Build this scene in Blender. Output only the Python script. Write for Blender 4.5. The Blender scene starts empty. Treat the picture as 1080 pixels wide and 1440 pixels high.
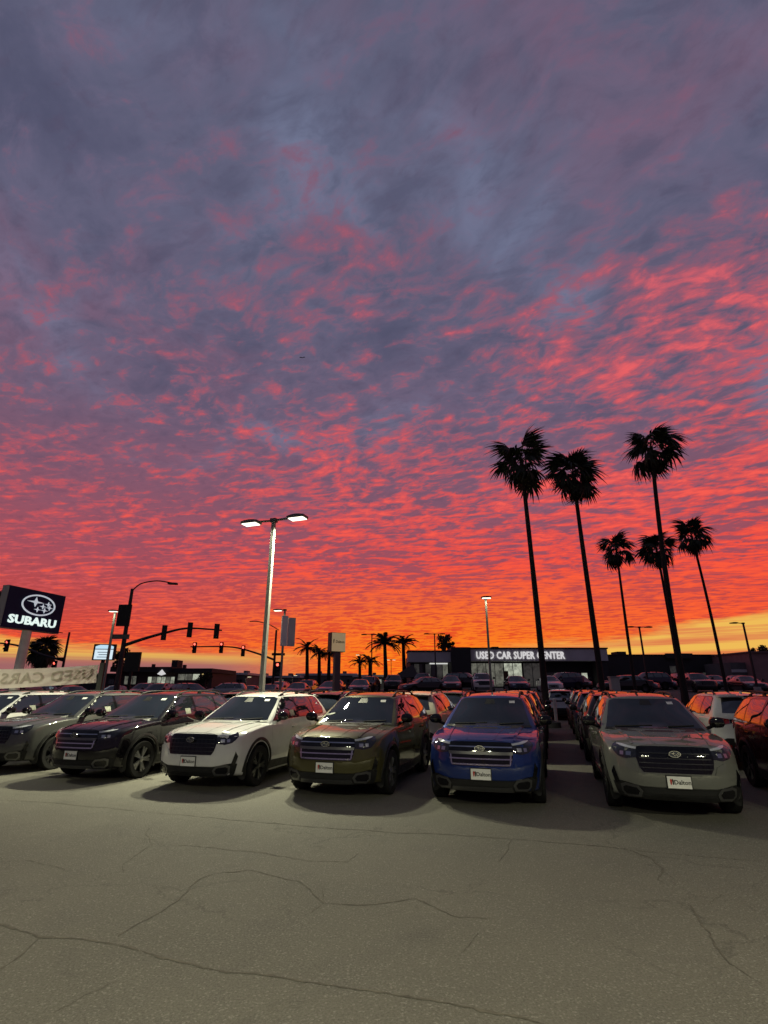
import bpy, bmesh, math, random
from math import sin, cos, tan, atan2, radians, pi, sqrt
from mathutils import Vector, Matrix, Euler
from mathutils.bvhtree import BVHTree
from mathutils.geometry import delaunay_2d_cdt

random.seed(7)
scene = bpy.context.scene
COL = scene.collection

# ------------------------------------------------------------------ camera
CAM_H, F_PX, HORIZON = 1.755, 725.0, 966.8
PITCH = math.atan((HORIZON - 720.0) / F_PX)
cam_d = bpy.data.cameras.new('camera')
cam = bpy.data.objects.new('camera', cam_d)
COL.objects.link(cam)
cam.location = (0, 0, CAM_H)
cam.rotation_euler = (pi / 2 + PITCH, 0, 0)
cam_d.sensor_fit = 'HORIZONTAL'
cam_d.sensor_width = 36.0
cam_d.lens = F_PX / 1080.0 * 36.0
cam_d.clip_end = 3000
scene.camera = cam

# ------------------------------------------------------------------ view
scene.view_settings.view_transform = 'Standard'
scene.view_settings.look = 'None'
scene.view_settings.exposure = 0.0
scene.view_settings.gamma = 1.0
scene.view_settings.use_curve_mapping = False
scene.render.engine = 'CYCLES'
scene.cycles.use_denoising = True
scene.cycles.max_bounces = 6
scene.cycles.sample_clamp_indirect = 4.0


def lin(r, g, b):
    def c(v):
        v /= 255.0
        return v / 12.92 if v <= 0.04045 else ((v + 0.055) / 1.055) ** 2.4
    return (c(r), c(g), c(b), 1.0)


# ------------------------------------------------------------------ node helper
class NT:
    """tiny expression builder on a node tree"""
    def __init__(self, tree):
        self.t = tree

    def n(self, typ, **kw):
        nd = self.t.nodes.new(typ)
        for k, v in kw.items():
            setattr(nd, k, v)
        return nd

    def put(self, sock, v):
        if isinstance(v, bpy.types.NodeSocket):
            self.t.links.new(v, sock)
        elif v is not None:
            sock.default_value = v

    def m(self, op, a, b=None, c=None, clamp=False):
        nd = self.n('ShaderNodeMath', operation=op, use_clamp=clamp)
        self.put(nd.inputs[0], a)
        if b is not None:
            self.put(nd.inputs[1], b)
        if c is not None:
            self.put(nd.inputs[2], c)
        return nd.outputs[0]

    def add(self, a, b): return self.m('ADD', a, b)
    def sub(self, a, b): return self.m('SUBTRACT', a, b)
    def mul(self, a, b): return self.m('MULTIPLY', a, b)
    def div(self, a, b): return self.m('DIVIDE', a, b)

    def step(self, v, lo, hi, typ='SMOOTHSTEP', to0=0.0, to1=1.0):
        nd = self.n('ShaderNodeMapRange', interpolation_type=typ)
        self.put(nd.inputs[0], v)
        self.put(nd.inputs[1], lo)
        self.put(nd.inputs[2], hi)
        self.put(nd.inputs[3], to0)
        self.put(nd.inputs[4], to1)
        return nd.outputs[0]

    def mix(self, f, a, b, blend='MIX'):
        nd = self.n('ShaderNodeMix', data_type='RGBA', blend_type=blend)
        nd.clamp_factor = True
        self.put(nd.inputs[0], f)
        self.put(nd.inputs[6], a)
        self.put(nd.inputs[7], b)
        return nd.outputs[2]

    def xyz(self, x, y, z):
        nd = self.n('ShaderNodeCombineXYZ')
        self.put(nd.inputs[0], x); self.put(nd.inputs[1], y); self.put(nd.inputs[2], z)
        return nd.outputs[0]

    def noise(self, vec, scale=1.0, detail=4.0, rough=0.5, dist=0.0, color=False):
        nd = self.n('ShaderNodeTexNoise')
        self.put(nd.inputs['Vector'], vec)
        nd.inputs['Scale'].default_value = scale
        nd.inputs['Detail'].default_value = detail
        nd.inputs['Roughness'].default_value = rough
        nd.inputs['Distortion'].default_value = dist
        return nd.outputs['Color' if color else 'Fac']

    def ramp(self, f, stops, interp='LINEAR'):
        nd = self.n('ShaderNodeValToRGB')
        cr = nd.color_ramp
        cr.interpolation = interp
        while len(cr.elements) > 1:
            cr.elements.remove(cr.elements[-1])
        cr.elements[0].position = stops[0][0]
        cr.elements[0].color = stops[0][1]
        for p, c in stops[1:]:
            e = cr.elements.new(p)
            e.color = c
        self.put(nd.inputs[0], f)
        return nd.outputs[0]


# ------------------------------------------------------------------ world: dusk sky under a rippled altocumulus deck
SUN_AZ = radians(5.5)          # where the sun has just gone down, clockwise from +Y
world = bpy.data.worlds.new('World')
scene.world = world
world.use_nodes = True
wt = world.node_tree
wt.nodes.clear()
W = NT(wt)
tc = W.n('ShaderNodeTexCoord')
sep = W.n('ShaderNodeSeparateXYZ')
wt.links.new(tc.outputs['Generated'], sep.inputs[0])
dx, dy, dz = sep.outputs
zc = W.m('MAXIMUM', dz, 0.0)
elev = W.mul(W.m('ARCSINE', W.m('MINIMUM', zc, 1.0)), 180 / pi)           # degrees
az = W.m('ARCTAN2', dx, dy)                                             # radians
daz = W.sub(az, SUN_AZ)
# a flat deck high above the place, seen with the earth's curve
den = W.add(zc, 0.12)
pu = W.div(dx, den)
pv = W.div(dy, den)
pu2 = W.mul(pu, pu)
# wave fronts bow towards the viewer at both sides
pvb = W.add(pv, W.mul(pu2, 0.05))
# shear so that streaks on the right lean
pvs = W.add(pvb, W.mul(pu, 0.30))
wv = W.noise(W.xyz(pu, pv, 3.1), 1.6, 4, 0.55, 0.0, True)
wsep = W.n('ShaderNodeSeparateColor'); wt.links.new(wv, wsep.inputs[0])
wu = W.mul(W.sub(wsep.outputs[0], 0.5), 0.50)
wvv = W.mul(W.sub(wsep.outputs[1], 0.5), 0.50)
P_big = W.xyz(W.add(pu, wu), W.add(W.mul(pvs, 1.15), wvv), 1.7)
P_mid = W.xyz(W.add(W.mul(pu, 0.95), W.mul(wu, 0.6)), W.add(W.mul(pvs, 1.25), W.mul(wvv, 0.6)), 5.0)
P_fin = W.xyz(W.add(W.mul(pu, 0.95), W.mul(wu, 0.3)), W.add(W.mul(pvs, 1.25), W.mul(wvv, 0.3)), 9.0)
big = W.noise(P_big, 1.7, 4, 0.55, 0.2)
mid = W.noise(P_mid, 9.0, 6, 0.62, 0.3)
fin = W.noise(P_fin, 19.0, 6, 0.62, 0.35)
rip = W.noise(W.xyz(W.add(W.mul(pu, 0.46), W.mul(wu, 0.5)), W.add(W.mul(W.add(pvb, W.mul(pu, 0.08)), 1.5), W.mul(wvv, 0.35)), 14.0), 13.5, 4, 0.52, 0.5)
veil = W.noise(W.xyz(pu, pv, 20.0), 2.2, 5, 0.55, 0.4)
pink = W.noise(W.xyz(W.add(pu, wu), W.add(pvs, wvv), 31.0), 2.6, 5, 0.55, 0.3)
# how much of the deck the low light still reaches
low = W.step(elev, 56.0, 8.0, 'LINEAR')
side = W.step(az, -0.75, 0.65, 'LINEAR')
wf = W.step(elev, 46.0, 30.0, 'LINEAR', 0.55, 0.95)
wb = W.step(elev, 46.0, 14.0, 'LINEAR', 0.95, 0.55)
sig = W.sub(W.add(W.add(W.mul(big, wb), W.mul(mid, 0.95)), W.mul(fin, wf)), W.mul(W.add(W.add(wb, 0.95), wf), 0.5))
bias = W.add(W.step(elev, 54.0, 10.0, 'LINEAR', -0.09, 0.085), W.mul(side, 0.14))
sb = W.add(W.add(sig, bias), W.mul(W.sub(rip, 0.5), W.step(elev, 28.0, 11.0, 'LINEAR', 0.0, 1.6)))
lit = W.step(sb, 0.0, W.step(elev, 40.0, 10.0, 'LINEAR', 0.36, 0.24))
hot = W.step(sb, 0.19, 0.50)
et = W.m('DIVIDE', elev, 65.0, clamp=True)
shade_c = W.ramp(et, [(0.0, lin(214, 80, 46)), (0.08, lin(206, 72, 56)), (0.135, lin(188, 74, 74)), (0.19, lin(162, 79, 92)),
                      (0.31, lin(132, 88, 108)), (0.43, lin(110, 94, 118)), (0.60, lin(98, 96, 121)), (1.0, lin(92, 95, 119))])
lit_c = W.ramp(et, [(0.0, lin(246, 98, 44)), (0.08, lin(240, 82, 50)), (0.19, lin(226, 78, 70)),
                    (0.32, lin(206, 84, 90)), (0.46, lin(178, 88, 104)), (0.66, lin(138, 88, 110)), (1.0, lin(108, 88, 112))])
hot_c = W.ramp(et, [(0.0, lin(255, 120, 44)), (0.08, lin(252, 96, 50)), (0.19, lin(250, 86, 64)), (0.31, lin(246, 96, 88)),
                    (0.44, lin(238, 98, 100)), (0.58, lin(222, 98, 108)), (1.0, lin(150, 92, 112))])
# bluer and darker places in the shaded deck
up = W.step(elev, 14.0, 34.0)
shade_c = W.mix(W.mul(W.step(veil, 0.50, 0.76), W.mul(up, 0.75)), shade_c, lin(124, 134, 164))
shade_c = W.mix(W.mul(W.step(veil, 0.50, 0.26), W.mul(up, 0.75)), shade_c, lin(76, 78, 103))
shade_c = W.mix(W.mul(W.step(pink, 0.50, 0.74), W.mul(up, 0.42)), shade_c, lin(134, 88, 110))
shade_c = W.mix(W.mul(W.step(fin, 0.50, 0.30), 0.22), shade_c, lin(84, 66, 88))
# towards the left the light is duller
dull = W.step(az, 0.1, -0.7, 'LINEAR', 0.0, 0.55)
lit_c = W.mix(W.mul(dull, W.step(elev, 3.0, 10.0)), lit_c, lin(150, 88, 108))
shade_c = W.mix(W.mul(W.step(mid, 0.46, 0.68), W.mul(up, 0.45)), shade_c, lin(112, 104, 130))
shade_c = W.mix(W.mul(W.step(mid, 0.50, 0.30), W.mul(up, 0.45)), shade_c, lin(76, 78, 102))
deck = W.mix(lit, shade_c, lit_c)
deck = W.mix(W.mul(W.mul(hot, W.step(elev, 60.0, 38.0)), W.sub(1.0, W.mul(dull, 0.55))), deck, hot_c)
# the glow above the place where the sun went down
glow = W.mul(W.step(W.m('ABSOLUTE', daz), 0.62, 0.0), W.step(elev, 13.5, 2.0))
deck = W.mix(W.mul(glow, 0.80), deck, W.mix(lit, lin(246, 84, 18), lin(255, 140, 22)))
# away from the sunset the deck loses its light
away = W.step(W.m('ABSOLUTE', daz), 0.8, 2.1)
deck = W.mix(W.mul(away, 0.96), deck, W.mix(W.step(veil, 0.35, 0.65), lin(58, 62, 80), lin(78, 80, 100)))
# clear strip under the far edge of the deck
az2 = W.mul(az, az)
edge = W.add(W.add(4.0, W.m('MINIMUM', W.mul(az2, 4.0), 2.4)), W.m('MINIMUM', W.mul(az, 1.5), 1.2))
edge = W.add(edge, W.mul(W.sub(W.noise(W.xyz(W.mul(az, 3.0), W.mul(elev, 0.4), 0.0), 2.0, 4, 0.6), 0.5), 2.6))
strip = W.step(elev, edge, W.sub(edge, 0.9))
strip = W.mul(strip, W.step(W.m('ABSOLUTE', W.sub(az, 0.04)), 0.10, 0.36))
strip = W.mul(strip, W.step(W.m('ABSOLUTE', daz), 1.5, 0.8))
stripe_n = W.noise(W.xyz(W.mul(az, 2.2), W.mul(elev, 1.6), 2.0), 1.0, 5, 0.6)
sky = W.n('ShaderNodeTexSky', sky_type='NISHITA')
sky.sun_disc = False
sky.sun_elevation = radians(1.0)
sky.sun_rotation = SUN_AZ
sky.air_density = 1.6
sky.dust_density = 3.0
clear_y = W.mix(W.step(stripe_n, 0.42, 0.62), lin(250, 196, 92), lin(232, 132, 82))
haze_low = W.mix(W.step(W.mul(az, -1.0), -0.05, 0.35), lin(246, 150, 60), lin(168, 108, 108))
clear_c = W.mix(W.step(elev, 3.4, 1.8), clear_y, haze_low)
nish = W.mix(1.0, sky.outputs[0], (0.10, 0.10, 0.10, 1), 'MULTIPLY')
clear_c = W.mix(0.12, clear_c, nish)
out_c = W.mix(strip, deck, clear_c)
out_c = W.mix(W.step(dz, 0.0, -0.02), out_c, lin(60, 52, 50))
bg = W.n('ShaderNodeBackground')
wt.links.new(out_c, bg.inputs[0])
bg.inputs[1].default_value = 1.0
wo = W.n('ShaderNodeOutputWorld')
wt.links.new(bg.outputs[0], wo.inputs[0])
world.cycles.sampling_method = 'MANUAL'
world.cycles.sample_map_resolution = 512


# ------------------------------------------------------------------ placing: a pixel of the 1080x1440 view and a distance give a point of the place
def at(px, py, Y):
    k = (720.0 - py) / F_PX
    e = math.atan(k) + PITCH
    z = CAM_H + Y * math.tan(e)
    d = Y * cos(PITCH) + (z - CAM_H) * sin(PITCH)
    return Vector(((px - 540.0) / F_PX * d, Y, z))


# ------------------------------------------------------------------ materials
MATS = {}


def mat(name, col, rough=0.6, metal=0.0, coat=0.0, spec=0.5, emit=None, estr=0.0, vary=0.0, vscale=3.0, bump=0.0, bscale=40.0, coat_rough=0.03):
    if name in MATS:
        return MATS[name]
    m = bpy.data.materials.new(name)
    m.use_nodes = True
    t = m.node_tree
    b = t.nodes['Principled BSDF']
    if len(col) == 3:
        col = (*col, 1.0)
    b.inputs['Base Color'].default_value = col
    b.inputs['Roughness'].default_value = rough
    b.inputs['Metallic'].default_value = metal
    b.inputs['Coat Weight'].default_value = coat
    b.inputs['Coat Roughness'].default_value = coat_rough
    b.inputs['Specular IOR Level'].default_value = spec
    if emit:
        b.inputs['Emission Color'].default_value = (*emit[:3], 1.0)
        b.inputs['Emission Strength'].default_value = estr
    T = NT(t)
    if vary or bump:
        tcn = T.n('ShaderNodeTexCoord')
        if vary:
            f = T.noise(tcn.outputs['Object'], vscale, 6, 0.6, 0.3)
            dk = tuple(c * (1 - vary) for c in col[:3]) + (1,)
            lt = tuple(min(1, c * (1 + vary)) for c in col[:3]) + (1,)
            c = T.mix(T.step(f, 0.3, 0.7), dk, lt)
            t.links.new(c, b.inputs['Base Color'])
            r = T.step(f, 0.3, 0.7, 'LINEAR', max(0, rough - 0.12), min(1, rough + 0.12))
            t.links.new(r, b.inputs['Roughness'])
        if bump:
            bn = T.n('ShaderNodeBump')
            bn.inputs['Strength'].default_value = bump
            bn.inputs['Distance'].default_value = 0.01
            t.links.new(T.noise(tcn.outputs['Object'], bscale, 4, 0.6), bn.inputs['Height'])
            t.links.new(bn.outputs[0], b.inputs['Normal'])
    MATS[name] = m
    return m


def paint(name, col, metal=0.0, rough=0.42, dust=0.10):
    """car paint: flaked base under a clear coat, a little dust on top"""
    if name in MATS:
        return MATS[name]
    m = mat(name, col, rough, metal, 1.0, 0.02)
    t = m.node_tree
    b = t.nodes['Principled BSDF']
    T = NT(t)
    tcn = T.n('ShaderNodeTexCoord')
    f = T.noise(tcn.outputs['Object'], 2.3, 5, 0.65, 0.4)
    b.inputs['Coat IOR'].default_value = 1.52
    fk = T.noise(tcn.outputs['Object'], 900.0, 1, 0.5)
    c = T.mix(T.mul(T.step(f, 0.42, 0.75), dust), (*col[:3], 1), (0.16, 0.15, 0.13, 1))
    c = T.mix(T.mul(T.step(fk, 0.55, 0.75), 0.25 if metal else 0.0), c, tuple(min(1, v * 2.2 + 0.01) for v in col[:3]) + (1,))
    t.links.new(c, b.inputs['Base Color'])
    t.links.new(T.step(f, 0.35, 0.8, 'LINEAR', 0.008, 0.035), b.inputs['Coat Roughness'])
    return m


# ------------------------------------------------------------------ mesh building
class MB:
    def __init__(self):
        self.v = []
        self.f = []
        self.m = []

    def add(self, vs, fs, mi=0):
        o = len(self.v)
        self.v += [tuple(p) for p in vs]
        self.f += [tuple(i + o for i in q) for q in fs]
        self.m += [mi] * len(fs)
        return self

    def box(self, c, s, mi=0, rot=None):
        hx, hy, hz = s[0] / 2, s[1] / 2, s[2] / 2
        vs = [Vector((x, y, z)) for x in (-hx, hx) for y in (-hy, hy) for z in (-hz, hz)]
        if rot is not None:
            R = rot if isinstance(rot, Matrix) else Matrix.Rotation(rot, 3, 'Z')
            vs = [R @ p for p in vs]
        c = Vector(c)
        return self.add([p + c for p in vs], [(0, 1, 3, 2), (4, 6, 7, 5), (0, 4, 5, 1), (2, 3, 7, 6), (0, 2, 6, 4), (1, 5, 7, 3)], mi)

    def tube(self, pts, rad, n=8, mi=0, caps=True):
        pts = [Vector(p) for p in pts]
        if not hasattr(rad, '__len__'):
            rad = [rad] * len(pts)
        vs = []
        prev = None
        for i, p in enumerate(pts):
            d = (pts[min(i + 1, len(pts) - 1)] - pts[max(i - 1, 0)]).normalized()
            a = Vector((0, 0, 1)) if abs(d.z) < 0.9 else Vector((0, 1, 0))
            if prev is not None:
                a = prev
            x = (a - d * a.dot(d)).normalized()
            prev = x
            y = d.cross(x)
            for k in range(n):
                t = 2 * pi * (k + 0.5) / n
                vs.append(p + x * rad[i] * cos(t) + y * rad[i] * sin(t))
        fs = []
        for i in range(len(pts) - 1):
            for k in range(n):
                a, b = i * n + k, i * n + (k + 1) % n
                fs.append((a, b, b + n, a + n))
        if caps:
            fs.append(tuple(range(n - 1, -1, -1)))
            o = (len(pts) - 1) * n
            fs.append(tuple(o + k for k in range(n)))
        return self.add(vs, fs, mi)

    def lathe(self, prof, n=24, axis='Z', c=(0, 0, 0), mi=0):
        c = Vector(c)
        vs = []
        for r, h in prof:
            for k in range(n):
                t = 2 * pi * k / n
                if axis == 'Z':
                    p = Vector((r * cos(t), r * sin(t), h))
                elif axis == 'X':
                    p = Vector((h, r * cos(t), r * sin(t)))
                else:
                    p = Vector((r * cos(t), h, r * sin(t)))
                vs.append(c + p)
        fs = []
        for i in range(len(prof) - 1):
            for k in range(n):
                a, b = i * n + k, i * n + (k + 1) % n
                fs.append((a, b, b + n, a + n))
        return self.add(vs, fs, mi)

    def prism(self, pts2, y0, y1, mi=0, M=None):
        """outline in (x, z) pushed from y0 to y1"""
        n = len(pts2)
        vs = [Vector((x, y0, z)) for x, z in pts2] + [Vector((x, y1, z)) for x, z in pts2]
        if M is not None:
            vs = [M @ p for p in vs]
        fs = [tuple(range(n)), tuple(range(2 * n - 1, n - 1, -1))]
        for k in range(n):
            fs.append((k, k + n, (k + 1) % n + n, (k + 1) % n))
        return self.add(vs, fs, mi)

    def mesh(self, name, mats, smooth=None, M=None):
        me = bpy.data.meshes.new(name)
        me.from_pydata(self.v, [], self.f)
        if M is not None:
            me.transform(M)
        for m_ in (mats if isinstance(mats, (list, tuple)) else [mats]):
            me.materials.append(m_)
        me.polygons.foreach_set('material_index', self.m)
        bm = bmesh.new(); bm.from_mesh(me)
        bmesh.ops.recalc_face_normals(bm, faces=bm.faces)
        bm.to_mesh(me); bm.free()
        if smooth is not None:
            me.polygons.foreach_set('use_smooth', [True] * len(me.polygons))
            me.set_sharp_from_angle(angle=radians(smooth))
        me.update()
        return me

    def build(self, name, mats, parent=None, smooth=None, loc=None):
        return link(name, self.mesh(name, mats, smooth), parent, loc)


def link(name, data, parent=None, loc=None, rot=None, scale=None):
    o = bpy.data.objects.new(name, data)
    COL.objects.link(o)
    if parent is not None:
        o.parent = parent
    if loc is not None:
        o.location = loc
    if rot is not None:
        o.rotation_euler = rot
    if scale is not None:
        o.scale = scale
    return o


def thing(name, label, cat, loc=(0, 0, 0), rz=0.0, group=None):
    o = link(name, None, None, loc, (0, 0, rz))
    o.empty_display_size = 0.3
    return tag(o, label, cat, group)


def tag(o, label=None, cat=None, group=None, kind=None):
    if label:
        o['label'] = label
    if cat:
        o['category'] = cat
    if group:
        o['group'] = group
    if kind:
        o['kind'] = kind
    return o


def text_mesh(txt, size, depth=0.01, bold=0.0, xscale=1.0, spacing=1.0, align='CENTER', res=2):
    """words as a solid mesh standing in the x-z plane, facing -Y"""
    cu = bpy.data.curves.new('lettering', 'FONT')
    cu.body = txt
    cu.size = size
    cu.extrude = depth / 2
    cu.offset = bold
    cu.resolution_u = res
    cu.space_character = spacing
    cu.align_x = align
    cu.align_y = 'CENTER'
    ob = bpy.data.objects.new('lettering', cu)
    COL.objects.link(ob)
    bpy.context.view_layer.update()
    me = bpy.data.meshes.new_from_object(ob.evaluated_get(bpy.context.evaluated_depsgraph_get()))
    bpy.data.objects.remove(ob)
    me.transform(Matrix.Rotation(pi / 2, 4, 'X') @ Matrix.Diagonal((xscale, 1, 1, 1)))
    return me


# common materials
BLACK_PLASTIC = mat('black_plastic', (0.013, 0.013, 0.013), 0.5, spec=0.3, vary=0.25, vscale=9)
GLOSS_BLACK = mat('gloss_black', (0.005, 0.005, 0.006), 0.06, coat=0.3, spec=0.4)
GLASS = mat('dark_glass', (0.010, 0.012, 0.016), 0.02, coat=1.0, spec=1.0, coat_rough=0.0)
GLASS.node_tree.nodes['Principled BSDF'].inputs['Coat IOR'].default_value = 1.75
WINDSCREEN_GLASS = mat('windscreen_glass', (0.014, 0.018, 0.026), 0.015, spec=0.5)
RUBBER = mat('tyre_rubber', (0.010, 0.010, 0.010), 0.8, spec=0.2, vary=0.3, vscale=12)
CHROME = mat('chrome', (0.62, 0.62, 0.62), 0.12, 1.0)
SATIN = mat('satin_grey', (0.16, 0.16, 0.16), 0.32, 0.8)
RIM_DARK = mat('rim_dark', (0.03, 0.03, 0.032), 0.3, 0.6, 0.4)
RIM_SILVER = mat('rim_silver', (0.35, 0.35, 0.36), 0.28, 0.9)
LENS_DARK = mat('headlight_lens', (0.012, 0.013, 0.016), 0.04, coat=1.0)
LENS_CLEAR = mat('light_strip', (0.55, 0.57, 0.6), 0.15, 0.3, 0.8)
TAIL_RED = mat('tail_red', (0.30, 0.008, 0.012), 0.12, coat=1.0)
PLATE_WHITE = mat('plate_white', (0.74, 0.74, 0.70), 0.5, vary=0.06)
PRINT_BLACK = mat('print_black', (0.02, 0.02, 0.02), 0.6)
PRINT_RED = mat('print_red', (0.40, 0.03, 0.02), 0.6)
STICKER_DIM = mat('price_sticker', (0.20, 0.21, 0.17), 0.5, vary=0.4, vscale=14)
UNDERSIDE = mat('underside_black', (0.008, 0.008, 0.008), 0.9)
STICKER = mat('sticker_white', (0.72, 0.72, 0.70), 0.6)


# ------------------------------------------------------------------ cars
def interp(tab, x):
    if x <= tab[0][0]:
        return tab[0][1]
    for (a, va), (b, vb) in zip(tab, tab[1:]):
        if x <= b:
            t = (x - a) / (b - a)
            return va + (vb - va) * t
    return tab[-1][1]


def smooth_tab(tab, n=120, passes=3):
    x0, x1 = tab[0][0], tab[-1][0]
    xs = [x0 + (x1 - x0) * i / n for i in range(n + 1)]
    ys = [interp(tab, x) for x in xs]
    for _ in range(passes):
        ys = [ys[0]] + [(ys[i - 1] + 2 * ys[i] + ys[i + 1]) / 4 for i in range(1, n)] + [ys[-1]]
    return list(zip(xs, ys))


def lattice(nx, ny, nz, fn):
    """closed box surface of nx*ny*nz cells, every surface point moved by fn(u in -1..1, v 0..1, w 0..1)"""
    idx = {}
    vs = []

    def vid(i, j, k):
        if (i, j, k) not in idx:
            idx[(i, j, k)] = len(vs)
            vs.append(fn(2 * i / nx - 1, j / ny, k / nz))
        return idx[(i, j, k)]
    fs = []
    for j in range(ny):
        for k in range(nz):
            for i in (0, nx):
                fs.append((vid(i, j, k), vid(i, j + 1, k), vid(i, j + 1, k + 1), vid(i, j, k + 1)))
    for i in range(nx):
        for k in range(nz):
            for j in (0, ny):
                fs.append((vid(i, j, k), vid(i + 1, j, k), vid(i + 1, j, k + 1), vid(i, j, k + 1)))
        for j in range(ny):
            for k in (0, nz):
                fs.append((vid(i, j, k), vid(i + 1, j, k), vid(i + 1, j + 1, k), vid(i, j + 1, k)))
    return vs, fs


SUV = dict(L=4.66, hw=0.905, wheel_y=(0.93, 3.60), wheel_r=0.355, track=0.80, rail=True,
           deck=[(0, 0.955), (0.10, 0.985), (0.3, 1.02), (0.8, 1.07), (1.25, 1.105), (1.6, 1.11), (3.4, 1.14), (4.3, 1.15), (4.66, 1.12)],
           nose=[(0.2, 0.10), (0.32, 0.03), (0.5, 0.0), (0.7, 0.015), (0.85, 0.035), (0.95, 0.09), (1.0, 0.12)],
           tail=[(0.2, 0.12), (0.35, 0.03), (0.6, 0.0), (0.75, 0.06), (1.0, 0.09), (1.15, 0.14)],
           ws=(1.24, 2.06), rear=(4.56, 4.22), cabin_hw=(0.872, 0.615), cabin_base=1.03,
           roof=[(1.9, 1.575), (2.2, 1.615), (2.7, 1.655), (3.4, 1.655), (4.0, 1.62), (4.35, 1.585)],
           belt=(1.125, 1.165), head=1.545,
           glass=[(1.68, 2.60), (2.68, 3.48), (3.56, 4.16)], doors=[(1.42, 2.60), (2.625, 3.52)])
SEDAN = dict(L=4.70, hw=0.90, wheel_y=(0.95, 3.66), wheel_r=0.325, track=0.79, rail=False,
             deck=[(0, 0.72), (0.10, 0.76), (0.3, 0.80), (0.9, 0.89), (1.30, 0.95), (1.7, 0.96), (3.3, 0.98), (4.1, 1.03), (4.70, 0.99)],
             nose=[(0.15, 0.10), (0.3, 0.02), (0.5, 0.0), (0.65, 0.03), (0.76, 0.10)],
             tail=[(0.15, 0.12), (0.35, 0.03), (0.6, 0.0), (0.8, 0.03), (1.0, 0.05)],
             ws=(1.20, 2.12), rear=(4.25, 3.45), cabin_hw=(0.85, 0.56), cabin_base=0.88,
             roof=[(1.9, 1.36), (2.3, 1.41), (2.8, 1.43), (3.3, 1.40), (3.6, 1.34)],
             belt=(0.975, 1.01), head=1.33,
             glass=[(1.72, 2.62), (2.69, 3.42), (3.48, 3.80)], doors=[(1.42, 2.62), (2.645, 3.55)])


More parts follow.
